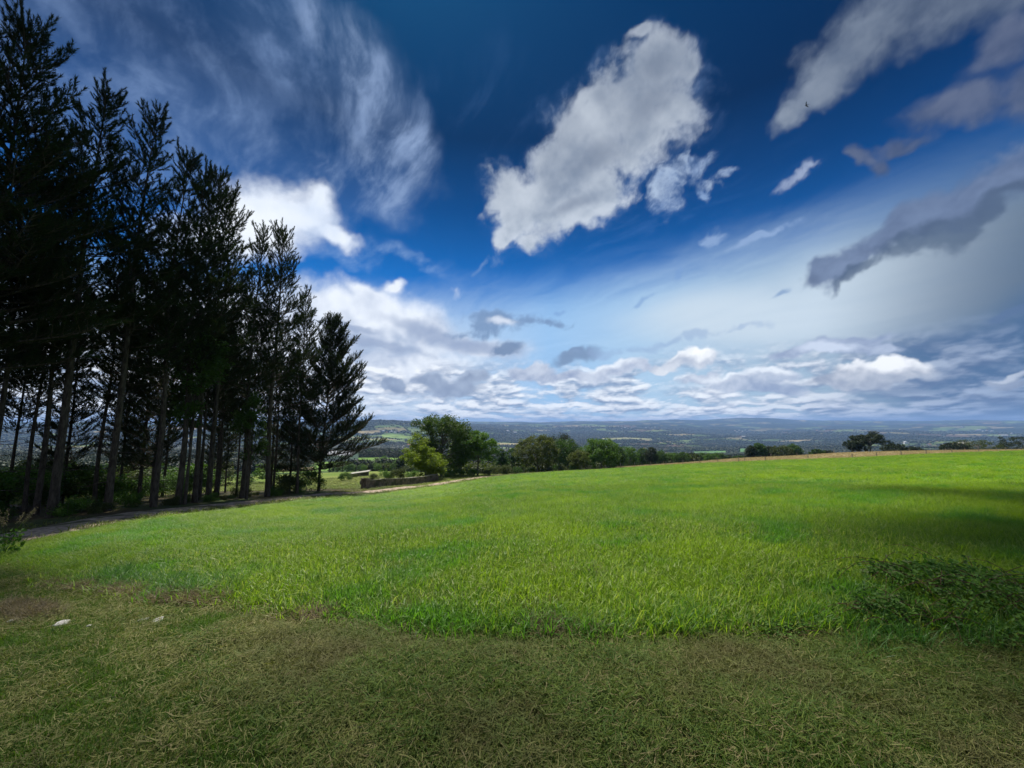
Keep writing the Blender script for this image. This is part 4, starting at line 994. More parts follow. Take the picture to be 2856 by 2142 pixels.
def drape(V, dz=0.0):
    c, s = math.cos(ang), math.sin(ang); wx = a_[0] + V[:, 0] * c - V[:, 1] * s; wy = a_[1] + V[:, 0] * s + V[:, 1] * c
    V = V.copy(); V[:, 2] += height(wx, wy) - a_[2] + dz - .05; return V
o = mesh_np('stonework', drape(V), F, M_wall, False, wr)
V, F = stones(L_w - .1, .16, .66, rng, 1); V[:, 1] -= .05; V[:, 2] += .06 * np.sin(V[:, 0] * 1.3) * 0
tag(mesh_np('capping', drape(V, 1.14), F, rough_mat('cap_stone', (.17, .15, .12), (.30, .27, .22), 3, .6, c3=(.12, .13, .06)), False, wr))
V, F = stones(.75, 1.42, .8, rng, 7); V[:, 0] -= .8; V[:, 1] -= .12
mesh_np('end_pillar', drape(V), F, M_wall, False, wr)
# standing stone, shed
def rock(sx, sy, sz, seed, n=2, jag=.22):
    bm_ = __import__('bmesh').new(); __import__('bmesh').ops.create_icosphere(bm_, subdivisions=n + 1, radius=1.0)
    V = np.array([v.co[:] for v in bm_.verts]); F = np.array([[v.index for v in f.verts] for f in bm_.faces]); bm_.free()
    q = fbm(V[:, 0] * 1.3 + seed, V[:, 1] * 1.3, V[:, 2] * 1.3, 4); V = V * (1 + jag * q[:, None] * 1.5)
    V = np.sign(V) * np.abs(V) ** .8
    return V * (sx, sy, sz), F
p = at_col(362.5, 68); V, F = rock(.42, .3, .62, 3); V[:, 0] *= 1 - .35 * np.clip(V[:, 2], 0, 1); V[:, 2] += .45
o = mesh_np('standing_stone', V, F, M_wall, True); o.location = p; tag(o, 'rough upright stone in the meadow left of the wall end', 'stone')
p = at_col(360, 112); sh_ = empty('stone_shed', p, .25); tag(sh_, 'low stone shed with a long grey slab roof in the meadow', 'shed')
def box(x0, x1, y0, y1, z0, z1):
    V = np.array([[x, y, z] for z in (z0, z1) for y in (y0, y1) for x in (x0, x1)], float)
    return V, np.array([[0, 2, 3, 1], [4, 5, 7, 6], [0, 1, 5, 4], [1, 3, 7, 5], [3, 2, 6, 7], [2, 0, 4, 6]])
V, F = box(-2.2, 2.2, -1.4, 1.4, -.5, 1.0); V[V[:, 2] > 0, 2] += V[V[:, 2] > 0, 0] * .12; mesh_np('wall', V, F, M_wall, False, sh_)
V, F = box(-2.7, 2.6, -1.8, 1.7, 1.0, 1.18); V[:, 2] += V[:, 0] * .12; mesh_np('roof', V, F, M_stone, False, sh_)
# ------------------------------------------------------------------ fences
print('fences')
def fence(pts, label, hgt, wires, seed):
    rng = np.random.default_rng(seed); g0 = pts[0]; r = empty('wire_fence', (g0[0], g0[1], gz(g0[0], g0[1]))); tag(r, label, 'fence')
    O = np.array(r.location); tops = []
    for (x, y) in pts:
        h = hgt * rng.uniform(.85, 1.15); w = rng.uniform(.08, .12); z = gz(x, y)
        tilt = rng.normal(size=2) * .05
        P = np.array([[x, y, z - .3], [x + tilt[0] * h * .5, y + tilt[1] * h * .5, z + h * .5], [x + tilt[0] * h, y + tilt[1] * h, z + h]]) - O
        V, F = tube(P, [w, w * .95, w * .85], 7); n = len(V)
        cap = np.array([[n - 7 + i for i in range(7)]]); mesh_np('post', V, [F, cap], M_post, False, r)
        tops.append((x, y, z, h))
    for wz in wires:
        P = []
        for (x, y, z, h), nx in zip(tops, tops[1:] + [None]):
            P.append((x, y, z + wz))
            if nx: P.append(((x + nx[0]) / 2, (y + nx[1]) / 2, (z + nx[2]) / 2 + wz - .03))
        V, F = tube(np.array(P) - O, np.full(len(P), .006), 3); mesh_np('wire', V, F, M_wire, False, r)
fp = [594.5, 604, 618, 632, 647.5, 662.5, 679, 696, 713.5, 734, 740, 760, 802, 845.5, 869.5, 894, 918.5, 944, 970, 997, 1022, 1048, 1075]
pts = []
for px in fp:
    r_ = float(edge_r(az_of(px))) + .5; a = az_of(px); pts.append((math.sin(a) * r_, math.cos(a) * r_))
fence(pts, 'post and wire fence along the far edge of the bright green field', 1.25, (.45, .75, 1.05), 3)
pts = []
for px in [660, 712, 766, 792, 828, 866, 902, 938, 957, 988, 1021, 1060]:
    a = az_of(px); r_ = np.interp(px, [640, 735, 845, 918, 1024, 1100], [150, 156, 158, 160, 160, 160]) / math.cos(a); pts.append((math.sin(a) * r_, math.cos(a) * r_))
fence(pts, 'farther post and wire fence along the top of the dry pale strip', 1.2, (.5, 1.0), 4)
gp = at_col(586.5, 117); gr = empty('field_gate', gp, .1); tag(gr, 'weathered wooden rail gate left of the first fence posts', 'gate')
for z in (.35, .7, 1.05): V, F = box(-1.4, 1.4, -.03, .03, z, z + .1); mesh_np('rail', V, F, M_post, False, gr)
for x in (-1.46, 1.46): V, F = box(x - .07, x + .07, -.08, .08, -.3, 1.3); mesh_np('post', V, F, M_post, False, gr)

# ------------------------------------------------------------------ houses of the valley
print('houses')
def hit_far(px, py):
    k = ray(px, py); Y = np.exp(np.linspace(math.log(330), math.log(15000), 2500)); d = EYE + Y * k[2] - height(Y * k[0], Y)
    i = int(np.argmax(d < 0)) if (d < 0).any() else int(np.argmin(d / Y)); return float(Y[i] * k[0]), float(Y[i])
M_wh = rough_mat('house_plaster', (.62, .60, .56), (.74, .72, .68), .4, 0.05); M_rf = rough_mat('roof_tile', (.22, .10, .06), (.34, .17, .10), .6, 0.1); M_rg = rough_mat('grey_roof', (.26, .27, .29), (.40, .41, .43), .6, 0.1); M_gl = rough_mat('dark_window', (.02, .025, .03), (.03, .035, .04), 1, 0)
def house_meshes(w, d_, h, rf):
    V, F = box(-w / 2, w / 2, -d_ / 2, d_ / 2, -3, h); V = np.concatenate([V, [[-w / 2, 0, h + d_ * .28], [w / 2, 0, h + d_ * .28]]])
    me = mesh_np('wall', V, [F, np.array([[4, 6, 8], [5, 9, 7]])], M_wh, link=False).data
    o_, e = .5, .25; V = []; 
    for x in (-w / 2 - o_, w / 2 + o_):
        V += [[x, -d_ / 2 - o_, h - .28 * o_ + .05], [x, 0, h + d_ * .28 + .05], [x, d_ / 2 + o_, h - .28 * o_ + .05], [x, -d_ / 2 - o_, h - .28 * o_ + .3], [x, 0, h + d_ * .28 + .35], [x, d_ / 2 + o_, h - .28 * o_ + .3]]
    F4 = np.array([[0, 1, 7, 6], [1, 2, 8, 7], [3, 9, 10, 4], [4, 10, 11, 5], [0, 6, 9, 3], [2, 5, 11, 8], [0, 3, 4, 1], [1, 4, 5, 2], [6, 7, 10, 9], [7, 8, 11, 10]])
    rm = mesh_np('roof', np.array(V), F4, rf, link=False).data
    A = Acc()
    for i in range(int(w / 3)):
        x = -w / 2 + 1.6 + i * 3
        for z in ([1.0, 3.8] if h > 5 else [1.0]): A.add(*box(x - .5, x + .5, -d_ / 2 - .05, -d_ / 2 + .02, z, z + 1.3))
    V, F = A.get(); wm_ = mesh_np('window', V, F, M_gl, link=False).data
    return [('wall', me), ('roof', rm), ('windows', wm_)]
HM = [house_meshes(12, 8, 5.8, M_rf), house_meshes(10, 7, 3.2, M_rf), house_meshes(26, 12, 5, M_rg), house_meshes(14, 9, 6, M_rg)]
hs = [(340.5, 461, 2, 'long pale farm building at the left end of the valley fields'), (409, 446, 1, 'small white house on the wooded slope left of the yellow green tree'), (491, 442, 3, 'white house in the gap right of the rounded tree'),
      (508, 431.5, 2, 'long pale barn left above the gap between trees'), (515, 433, 2, 'second long pale barn just right of the first'), (929, 445.5, 1, 'small white hut alone in the fields right of the umbrella pines'),
      (906, 444, 3, 'grey-roofed house right beside the umbrella pines'), (817, 431, 0, 'orange-roofed house on the far slope above the umbrella pines')]
for i, (px, py, v, lb) in enumerate(hs):
    x, y = hit_far(px, py); s = 1.5 if y < 1500 else 2.0; plant('house', (x, y, gz(x, y)), i * .7, (s, s, s), HM[v], lb, 'house')
gl_ = [('houses of the village left of the far summit', 'pale house of the village in front of the far summit', [(735, 431), (737, 432.5), (739.5, 430.8), (741, 433), (742.5, 431.6), (744, 433.4), (745.5, 430.4), (747, 432), (749, 431), (741, 438), (738, 437), (744, 437.2), (751, 433)]),
       ('houses scattered on the middle hills', 'pale house of the hamlet on the middle hills', [(622, 428.5), (625, 428), (628, 428.8), (631, 428.2), (646, 428), (649, 427.4), (652, 428.2), (655, 427.6), (659, 428.4), (586, 427.5), (590, 427.8)]),
       ('houses scattered at the far right', 'pale house of the scattered hamlet at the far right', [(976, 431), (979, 430.4), (983, 431.4), (987, 430.8), (992, 431.6), (900, 430), (1000, 435), (1005, 436), (962, 427.6), (1012, 434)]),
       ('houses on the left slope', 'pale house of the hamlet on the wooded slope at left', [(383, 432), (387, 433), (391, 432.3), (395, 433.4), (399, 432.6), (379, 433.6)])]
for g, lb, ps in gl_:
    ps = sorted(ps)
    for i, (px, py) in enumerate(ps):
        x, y = hit_far(px, py); plant('house', (x, y, gz(x, y)), i * 1.1 + px, (1.7, 1.7, 1.7), HM[[0, 3, 1, 2, 3][i % 5]], ORD[i] + ' ' + lb.replace(' of the', ' from the left of the', 1), 'house', g)

# ------------------------------------------------------------------ far woods: one mass
print('woods')
def woods():
    rng = np.random.default_rng(8); A = Acc()
    n = 100000; az = rng.uniform(-1.03, 1.03, n); r = np.exp(rng.uniform(math.log(335), math.log(8500), n)); x = np.sin(az) * r; y = np.cos(az) * r
    _, fo, pw = land(x, y); fo &= ~((r < 620) & (pw > 640)); az, r, x, y = az[fo], r[fo], x[fo], y[fo]; z = height(x, y)
    t_ = (1 + 5 ** .5) / 2; I = np.array([[-1, t_, 0], [1, t_, 0], [-1, -t_, 0], [1, -t_, 0], [0, -1, t_], [0, 1, t_], [0, -1, -t_], [0, 1, -t_], [t_, 0, -1], [t_, 0, 1], [-t_, 0, -1], [-t_, 0, 1]]) / 1.9
    IF = np.array([[0, 11, 5], [0, 5, 1], [0, 1, 7], [0, 7, 10], [0, 10, 11], [1, 5, 9], [5, 11, 4], [11, 10, 2], [10, 7, 6], [7, 1, 8], [3, 9, 4], [3, 4, 2], [3, 2, 6], [3, 6, 8], [3, 8, 9], [4, 9, 5], [2, 4, 11], [6, 2, 10], [8, 6, 7], [9, 8, 1]])
    far = r >= 1300
    for g in range(4):
        q = far & (np.arange(len(r)) % 4 == g); m = q.sum(); s = np.maximum(4.5, r[q] * .0017) * rng.uniform(.6, 1.3, m)
        M = np.zeros((m, 3, 3)); a = rng.uniform(0, 6.28, m); c, s_ = np.cos(a), np.sin(a)
        M[:, 0, 0] = c * s; M[:, 0, 1] = s_ * s; M[:, 1, 0] = -s_ * s; M[:, 1, 1] = c * s; M[:, 2, 2] = np.minimum(s * .9, 9)
        A.add(*batch(I * (1 + rng.normal(size=(12, 1)) * .15), IF, M, np.stack([x[q], y[q], z[q] + 3], 1)))
    for g in range(4):
        q = ~far & (np.arange(len(r)) % 4 == g); m = q.sum(); s = rng.uniform(3.0, 6.0, m)
        v = rng.normal(size=(130, 3)); v /= np.linalg.norm(v, axis=1)[:, None]; v *= (rng.uniform(.3, 1, 130) ** .5)[:, None]; v[:, 2] = v[:, 2] * .9 + .7
        lt, lf = leaf_template(); tv, tf = batch(lt, lf, rand_frames(130, rng.uniform(.14, .32, 130), rng, .3), v)
        M = np.zeros((m, 3, 3)); a = rng.uniform(0, 6.28, m); c, s_ = np.cos(a), np.sin(a)
        M[:, 0, 0] = c * s; M[:, 0, 1] = s_ * s; M[:, 1, 0] = -s_ * s; M[:, 1, 1] = c * s; M[:, 2, 2] = s * rng.uniform(.8, 1.2, m)
        A.add(*batch(tv, tf, M, np.stack([x[q], y[q], z[q] + .4], 1)))
    V, F = A.get(); print('woods', len(V)); return mesh_np('woodland', V, F, leaf_mat('far_woods', (.008, .018, .008), (.019, .034, .013), .02, .1, big=(.002, (.030, .048, .018))))
tag(woods(), 'dark woods covering the far valley and hills', 'woodland', kind='stuff')
# woods on the slope just beyond the crest
def slope_woods():
    rng = np.random.default_rng(9); A = Acc(); n = 14000
    az = rng.uniform(-.36, 1.0, n); r = rng.uniform(0, 1, n) ** .8 * 190 + 150; x = np.sin(az) * r; y = np.cos(az) * r
    q = fbm(x / 40, y / 40, 3, 3) > -.25; q &= ~((az < -.13) & (r < 262)); q &= ((az < .1) | (y > 195)) & (az < .44); az, r, x, y = az[q], r[q], x[q], y[q]; z = height(x, y); m = len(x)
    v = rng.normal(size=(60, 3)); v /= np.linalg.norm(v, axis=1)[:, None]; v[:, 2] = v[:, 2] * .9 + .7
    lt, lf = leaf_template(); tv, tf = batch(lt, lf, rand_frames(60, rng.uniform(.25, .5, 60), rng, .3), v); s = rng.uniform(1.6, 3.4, m)
    M = np.zeros((m, 3, 3)); a = rng.uniform(0, 6.28, m); c, s_ = np.cos(a), np.sin(a); M[:, 0, 0] = c * s; M[:, 0, 1] = s_ * s; M[:, 1, 0] = -s_ * s; M[:, 1, 1] = c * s; M[:, 2, 2] = s
    V, F = batch(tv, tf, M, np.stack([x, y, z], 1)); return mesh_np('scrub', V, F, M_shrub)
tag(slope_woods(), 'scrub covering the slope below the crest of the field', 'scrub', kind='stuff')

# ------------------------------------------------------------------ rocks in the verge
for i, (px, py, w, lb) in enumerate([(23.5, 612, 11, 'pale rock half buried in the bare patch at the left edge'), (16, 623, 10, 'thin pale rock sliver left of the larger flat rock'), (62.8, 626.5, 15, 'largest flat pale rock in the mown grass'),
                                     (89, 628.5, 5, 'tiny pale rock right of the largest flat rock'), (142.6, 623, 10, 'left rock of the pale pair in the grass'), (157, 623.5, 13, 'right rock of the pale pair in the grass')]):
    p = hit(px, py); s = w / F_PX * p[1] * .85; V, F = rock(s * .55, s * .40, s * .16, 11 + i * 3, jag=.55); o = mesh_np('rock', V, F, M_white, True); o.location = (p[0], p[1], p[2] + .035); o.rotation_euler = (.05, .06, i); tag(o, lb, 'rock')
# ------------------------------------------------------------------ the bird
def bird():
    k = ray(806.6, 105.2); Y = 34; W_ = []
    prof = [(-.13, .004), (-.10, .012), (-.04, .024), (.02, .030), (.07, .024), (.10, .018), (.125, .004)]
    V, F = tube(np.array([[0, a, 0] for a, b in prof]), [b for a, b in prof], 8); A = Acc(); A.add(V, F)
    for s in (-1, 1):
        pts = [(.02, .05, 0), (.10, .065, .05), (.20, .02, .085), (.27, -.07, .07), (.17, -.03, .075), (.09, .0, .045), (.02, -.03, 0)]
        P = np.array([(s * a, b, c) for a, b, c in pts]); P2 = P - (0, 0, .006); n = len(P); VV = np.concatenate([P, P2])
        tri = np.array([[0, 1, 6], [1, 5, 6], [1, 2, 5], [2, 4, 5], [2, 3, 4]]); side = np.array([[i, (i + 1) % n, (i + 1) % n + n] for i in range(n)] + [[i, (i + 1) % n + n, i + n] for i in range(n)])
        A.add(VV, np.concatenate([tri, tri + n, side]))
    A.add(np.array([[0, -.10, 0], [-.035, -.19, 0], [0, -.16, .004], [.035, -.19, 0], [0, -.10, -.008]]), np.array([[0, 1, 2], [0, 2, 3], [4, 2, 1], [4, 3, 2]]))
    V, F = A.get(); o = mesh_np('bird', V * 1.25, F, rough_mat('dark_feathers', (.02, .02, .022), (.04, .04, .045), 20, 0)); o.location = (k[0] * Y, Y, EYE + k[2] * Y); o.rotation_euler = (.3, .5, .7); tag(o, 'small dark bird in flight against the grey cloud', 'bird')
bird()
# ------------------------------------------------------------------ grass tufts, instanced
print('grass')
def blades(rng, n, rad, h0, h1, w, bend=.5, seg=4, flat=False):
    V = []; F = []
    for i in range(n):
        a = rng.uniform(0, 6.28); r = rad * math.sqrt(rng.uniform()); p = np.array([math.cos(a) * r, math.sin(a) * r, -.02]); az = rng.uniform(0, 6.28)
        L = rng.uniform(h0, h1); e = (math.pi / 2 - abs(rng.normal()) * .28) if not flat else rng.uniform(-.05, .5); cu = -rng.uniform(.2, 1) * bend * 2.2 / seg
        if flat: p[2] = rng.uniform(.0, .06); cu = rng.normal() * .35 / seg * 2; 
        sd = np.array([-math.sin(az), math.cos(az), 0]); tw = rng.normal() * .5
        wd = w * rng.uniform(.6, 1.3); b = len(V)
        for k in range(seg + 1):
            f = k / seg; ww = wd * (1 - f ** 2.2) * .5 + .0003
            s_ = sd * math.cos(tw) + np.array([0, 0, 1]) * math.sin(tw) * (1 if flat else .3)
            V += [p - s_ * ww, p + s_ * ww]
            p = p + L / seg * np.array([math.cos(az) * math.cos(e), math.sin(az) * math.cos(e), math.sin(e)]); e += cu * (1 + f)
            if flat: az += rng.normal() * .12
        for k in range(seg): F.append([b + 2 * k, b + 2 * k + 1, b + 2 * k + 3, b + 2 * k + 2])
    return np.array(V), np.array(F)
def src(name, V, F, m):
    return mesh_np(name, V, F, m, False, link=False)
def scatter(name, P, rot, scl, var, sources, label=None, cat=None):
    o = mesh_np(name, P, np.zeros((0, 3), int) if False else np.array([[0, 1, 2]]) * 0 + np.array([[0, 1, 2]]), None)
    me = o.data; me.clear_geometry(); me.vertices.add(len(P)); me.vertices.foreach_set('co', np.asarray(P, np.float32).ravel())
    for k, ty, a in (('rot', 'FLOAT_VECTOR', rot), ('scl', 'FLOAT_VECTOR', scl), ('var', 'INT', var)):
        at = me.attributes.new(k, ty, 'POINT'); at.data.foreach_set('vector' if ty == 'FLOAT_VECTOR' else 'value', np.asarray(a, np.float32 if ty != 'INT' else np.int32).ravel())
    ng = bpy.data.node_groups.new(name + '_spread', 'GeometryNodeTree')
    ng.interface.new_socket('Geometry', in_out='INPUT', socket_type='NodeSocketGeometry'); ng.interface.new_socket('Geometry', in_out='OUTPUT', socket_type='NodeSocketGeometry')
    gi = ng.nodes.new('NodeGroupInput'); go = ng.nodes.new('NodeGroupOutput'); ip = ng.nodes.new('GeometryNodeInstanceOnPoints'); jn = ng.nodes.new('GeometryNodeJoinGeometry')
    for s in sources:
        oi = ng.nodes.new('GeometryNodeObjectInfo'); oi.inputs['Object'].default_value = s; oi.inputs['As Instance'].default_value = True
        ng.links.new(oi.outputs['Geometry'], jn.inputs[0])
    def attr(nm, ty):
        n = ng.nodes.new('GeometryNodeInputNamedAttribute'); n.data_type = ty; n.inputs['Name'].default_value = nm; return n.outputs['Attribute']
    er = ng.nodes.new('FunctionNodeEulerToRotation'); ng.links.new(attr('rot', 'FLOAT_VECTOR'), er.inputs[0])
    ng.links.new(gi.outputs[0], ip.inputs['Points']); ng.links.new(jn.outputs[0], ip.inputs['Instance']); ip.inputs['Pick Instance'].default_value = True
    ng.links.new(attr('var', 'INT'), ip.inputs['Instance Index']); ng.links.new(er.outputs[0], ip.inputs['Rotation']); ng.links.new(attr('scl', 'FLOAT_VECTOR'), ip.inputs['Scale'])
    ng.links.new(ip.outputs[0], go.inputs[0]); md = o.modifiers.new('spread', 'NODES'); md.node_group = ng
    tag(o, label, cat, kind='stuff'); return o
g = np.random.default_rng(3)
def polar(n, r0, r1, a0=-1.04, a1=1.04, p=2.0):
    u = g.uniform(0, 1, n); r = (r0 ** p + u * (r1 ** p - r0 ** p)) ** (1 / p) if p else np.exp(math.log(r0) + u * math.log(r1 / r0)); a = g.uniform(a0, a1, n)
    return np.sin(a) * r, np.cos(a) * r, r, a
FT = [src('tuft', *blades(np.random.default_rng(40 + i), 62, .18, .13, .33, .0062, .75), M_grass) for i in range(5)]
FB = [src('tuft_far', *blades(np.random.default_rng(50 + i), 36, .30, .12, .36, .018, .8, 3), M_grass) for i in range(4)]
TALL = [src('tuft_tall', *blades(np.random.default_rng(60 + i), 34, .14, .24, .46, .0085, .8, 5), M_grass2) for i in range(3)]
pts = []; 
def zone(n, r0, r1, k, s0, s1, hs, p=2.0):
    x, y, r, a = polar(n, r0, r1, p=p); fr = front_r(a) * (1 + .012 * fbm(x * 2.5, y * 2.5, 0, 3)); q = (r > fr) & (r < edge_r(a) - .2) 
    x, y, r, a, fr = x[q], y[q], r[q], a[q], fr[q]
    lowleft = ss(-x, 3.0, 9.0)                     # shorter, wispier to the left
    h = hs * g.uniform(.75, 1.2, len(x)) * (1 + .35 * fbm(x / 1.6, y / 1.6, 4, 3)) * (1 - .45 * lowleft) * (.35 + .65 * ss(edge_r(a) - r, 0, 3.0))
    s = g.uniform(s0, s1, len(x)); pts.append((x, y, height(x, y), s, h, np.full(len(x), k)))
zone(16000, 3.8, 13, 0, .9, 1.25, 1.0); zone(22000, 13, 34, 1, 1.1, 1.7, 1.0); zone(42000, 34, 215, 1, 2.0, 3.2, 1.1, p=1.3)
X, Y_, Z, S, Hh, K = [np.concatenate([p[i] for p in pts]) for i in range(6)]
n = len(X); print('field tufts', n); var = np.where(K == 0, g.integers(0, 5, n), 5 + g.integers(0, 4, n))
wind = np.stack([g.normal(size=n) * .10, .10 + g.normal(size=n) * .10, g.uniform(0, 6.28, n)], 1)
scatter('field_grass', np.stack([X, Y_, Z], 1), wind, np.stack([S, S, Hh], 1), var, FT + FB, 'bright green grass crop filling the wide sloping field', 'grass')
# taller bluish grass along the front edge and in clumps
x, y, r, a = polar(9000, 3.9, 13.0, -.9, 1.0); fr = front_r(a); q = (r > fr - .05) & (r < fr + .7 + .5 * fbm(x, y, 2, 2)) & (a > -.25) & (g.uniform(0, 1, len(r)) < .35); q |= (r > fr + .1) & (r < fr + 2.6) & (fbm(x / .9, y / .9, 8, 3) > .32)
q |= (np.abs(a - az_of(950)) < .16) & (np.abs(r - fr - .5) < 1.3) & (g.uniform(0, 1, len(r)) < .5); q |= (np.abs(a - az_of(190)) < .10) & (r > fr + .1) & (r < fr + 1.6)
x, y = x[q], y[q]; n = len(x)
scatter('tall_grass', np.stack([x, y, height(x, y)], 1), np.stack([g.normal(size=n) * .12, g.normal(size=n) * .12, g.uniform(0, 6.28, n)], 1), np.stack([np.ones(n)] * 2 + [g.uniform(.5, .95, n)], 1), g.integers(0, 3, n), TALL, 'taller bluish green grass along the front edge of the field', 'grass')
# mown verge
MV = [src('mown', *blades(np.random.default_rng(70 + i), 250, .27, .04, .13, .0048, .3, 3, True), M_mown) for i in range(5)]
CL = [src('clippings', *blades(np.random.default_rng(76 + i), 260, .27, .03, .11, .0050, .3, 3, True), M_clip) for i in range(3)]
MG = [src('short', *blades(np.random.default_rng(80 + i), 120, .24, .05, .12, .0050, .6, 3), M_green) for i in range(4)]
MM = [src('leaning', *blades(np.random.default_rng(84 + i), 110, .24, .06, .13, .0048, .9, 3), M_mown) for i in range(2)]
x, y, r, a = polar(30000, 1.6, 24, p=1.5); fr = front_r(a); q = (r < fr + .12 + .1 * fbm(x * 3, y * 3, 0, 2)); x, y, r, a = x[q], y[q], r[q], a[q]; n = len(x); print('verge', n)
gmask = fbm(x / 1.1, y / 1.1, 5, 4) + .25 * ss(-x, 1, 6) + .35 * (1 - ss(r / fr[q], .55, .75)) - .35 * ss(-(fr[q] - r), -1.0, -.1) * ss(x, -2, 0)
kind_ = np.where(gmask > .10, np.where(g.uniform(0, 1, n) < .75, 1, 0), np.where(g.uniform(0, 1, n) < .16, 2, 0))
var = np.where(kind_ == 0, g.integers(0, 5, n), np.where(kind_ == 1, 5 + g.integers(0, 4, n), 9 + g.integers(0, 2, n)))
band = (1 - ss(np.abs(r / fr[q] - .84) + .10 * fbm(x / .8, y / .8, 7, 3), .10, .30)) * ss(x, -3.2, -1.5)
isb = (g.uniform(0, 1, n) < band * .9); var = np.where(isb, 11 + g.integers(0, 3, n), var); kind_ = np.where(isb, 0, kind_)
sc = g.uniform(.8, 1.25, n) * (1 + .6 * ss(r, 8, 20)); sz = sc * np.where(kind_ == 1, g.uniform(.5, 1.1, n), g.uniform(.6, 1.2, n))
scatter('mown_grass', np.stack([x, y, height(x, y)], 1), np.stack([g.normal(size=n) * .08, g.normal(size=n) * .08, g.uniform(0, 6.28, n)], 1), np.stack([sc, sc, sz], 1), var, MV + MG + MM + CL, 'mown verge of short grass and olive cut clippings in the foreground', 'grass')
# heaps of dry clippings
ST = [src('hay', *blades(np.random.default_rng(90 + i), 160, .22, .06, .18, .005, .3, 3, True), M_straw) for i in range(3)]
x_, y_, r_, a_2 = polar(9000, 4.5, 26, -.95, .95); k_ = (r_ > front_r(a_2) + .3) & (r_ < edge_r(a_2) - 3) & (fbm(x_ / 1.4, y_ / 1.4, 21, 4) > .30 + .012 * r_); x_, y_ = x_[k_], y_[k_]; n_ = len(x_)
DS = [src('dead_stalks', *blades(np.random.default_rng(95 + i), 12, .16, .16, .36, .0055, .35, 4), M_straw) for i in range(2)]
scatter('dry_stalks', np.stack([x_, y_, height(x_, y_)], 1), np.stack([g.normal(size=n_) * .2, g.normal(size=n_) * .2, g.uniform(0, 6.28, n_)], 1), np.stack([g.uniform(.7, 1.1, n_)] * 3, 1), g.integers(0, 2, n_), DS, 'dry straw coloured stalks standing in patches of the field', 'grass')
C = []
def line(p0, p1, n, w):
    for i in range(n):
        k = g.uniform(0, 1); h_ = hit(p0[0] + (p1[0] - p0[0]) * k + g.normal() * w, p0[1] + (p1[1] - p0[1]) * k + g.normal() * w * .3); C.append((h_[0], h_[1], h_[2]))
line((92, 590), (150, 598), 24, 3); line((150, 601), (222, 606), 40, 2.5); line((0, 612), (46, 617), 30, 8); line((258, 616), (330, 620), 14, 5); line((396, 616), (420, 612), 26, 3)
line((520, 616), (556, 612), 12, 3); line((525, 633), (600, 637), 22, 4); line((40, 585), (90, 591), 10, 3); line((540, 578), (600, 584), 16, 5); line((300, 560), (420, 575), 14, 12)
C = np.array(C); n = len(C)
scatter('hay', C + (0, 0, .02), np.stack([g.normal(size=n) * .1, g.normal(size=n) * .1, g.uniform(0, 6.28, n)], 1), np.stack([g.uniform(.7, 1.2, n)] * 2 + [g.uniform(.8, 2.0, n)], 1), g.integers(0, 3, n), ST, 'heaps of dry brown clippings along the mown edge', 'hay')
# rough grass beside the track, in the meadow and on the dry strip
x, y, r, a = polar(80000, 18, 270, -1.04, 1.0, p=1.2); e = edge_r(a); pxx = 512 + np.tan(a) * F_PX * math.cos(PITCH)
td = poly_dist(x, y, TR); q = (r > e - .3) & (td > 1.3) & ~((x < -21) & (x > -40) & (y < 54)) & np.where(pxx > 600, y < 162, r < 120); x, y, pxx, td, r, e = x[q], y[q], pxx[q], td[q], r[q], e[q]
dry = (pxx > 612) & (r > e + 1)
n = len(x); print('rough', n); s = g.uniform(1.3, 2.4, n)
M_dryg = leaf_mat('dry_grass', (.22, .17, .085), (.34, .27, .15), .5, .3); M_mead = leaf_mat('meadow_grass', (.085, .135, .018), (.16, .19, .040), .4, .35, c3=(.24, .20, .10), big=(.05, (.13, .15, .035)))
DG = [src('dry_tuft', *blades(np.random.default_rng(100 + i), 30, .28, .16, .42, .016, .5, 3), M_dryg) for i in range(2)]
RG = [src('meadow_tuft', *blades(np.random.default_rng(110 + i), 30, .28, .12, .32, .016, .7, 3), M_mead) for i in range(3)]
for m_, S_, nm, lb in ((dry, DG, 'dry_grass', 'pale dry grass strip beyond the fence on the crest'), (~dry, RG, 'meadow_grass', 'rough meadow grass beside the track and the wall')):
    k = m_; n = int(k.sum()); scatter(nm, np.stack([x[k], y[k], height(x[k], y[k])], 1), np.stack([g.normal(size=n) * .12, g.normal(size=n) * .12, g.uniform(0, 6.28, n)], 1), np.stack([s[k], s[k], g.uniform(.6, 1.1, n)], 1), g.integers(0, len(S_), n), S_, lb, 'grass')

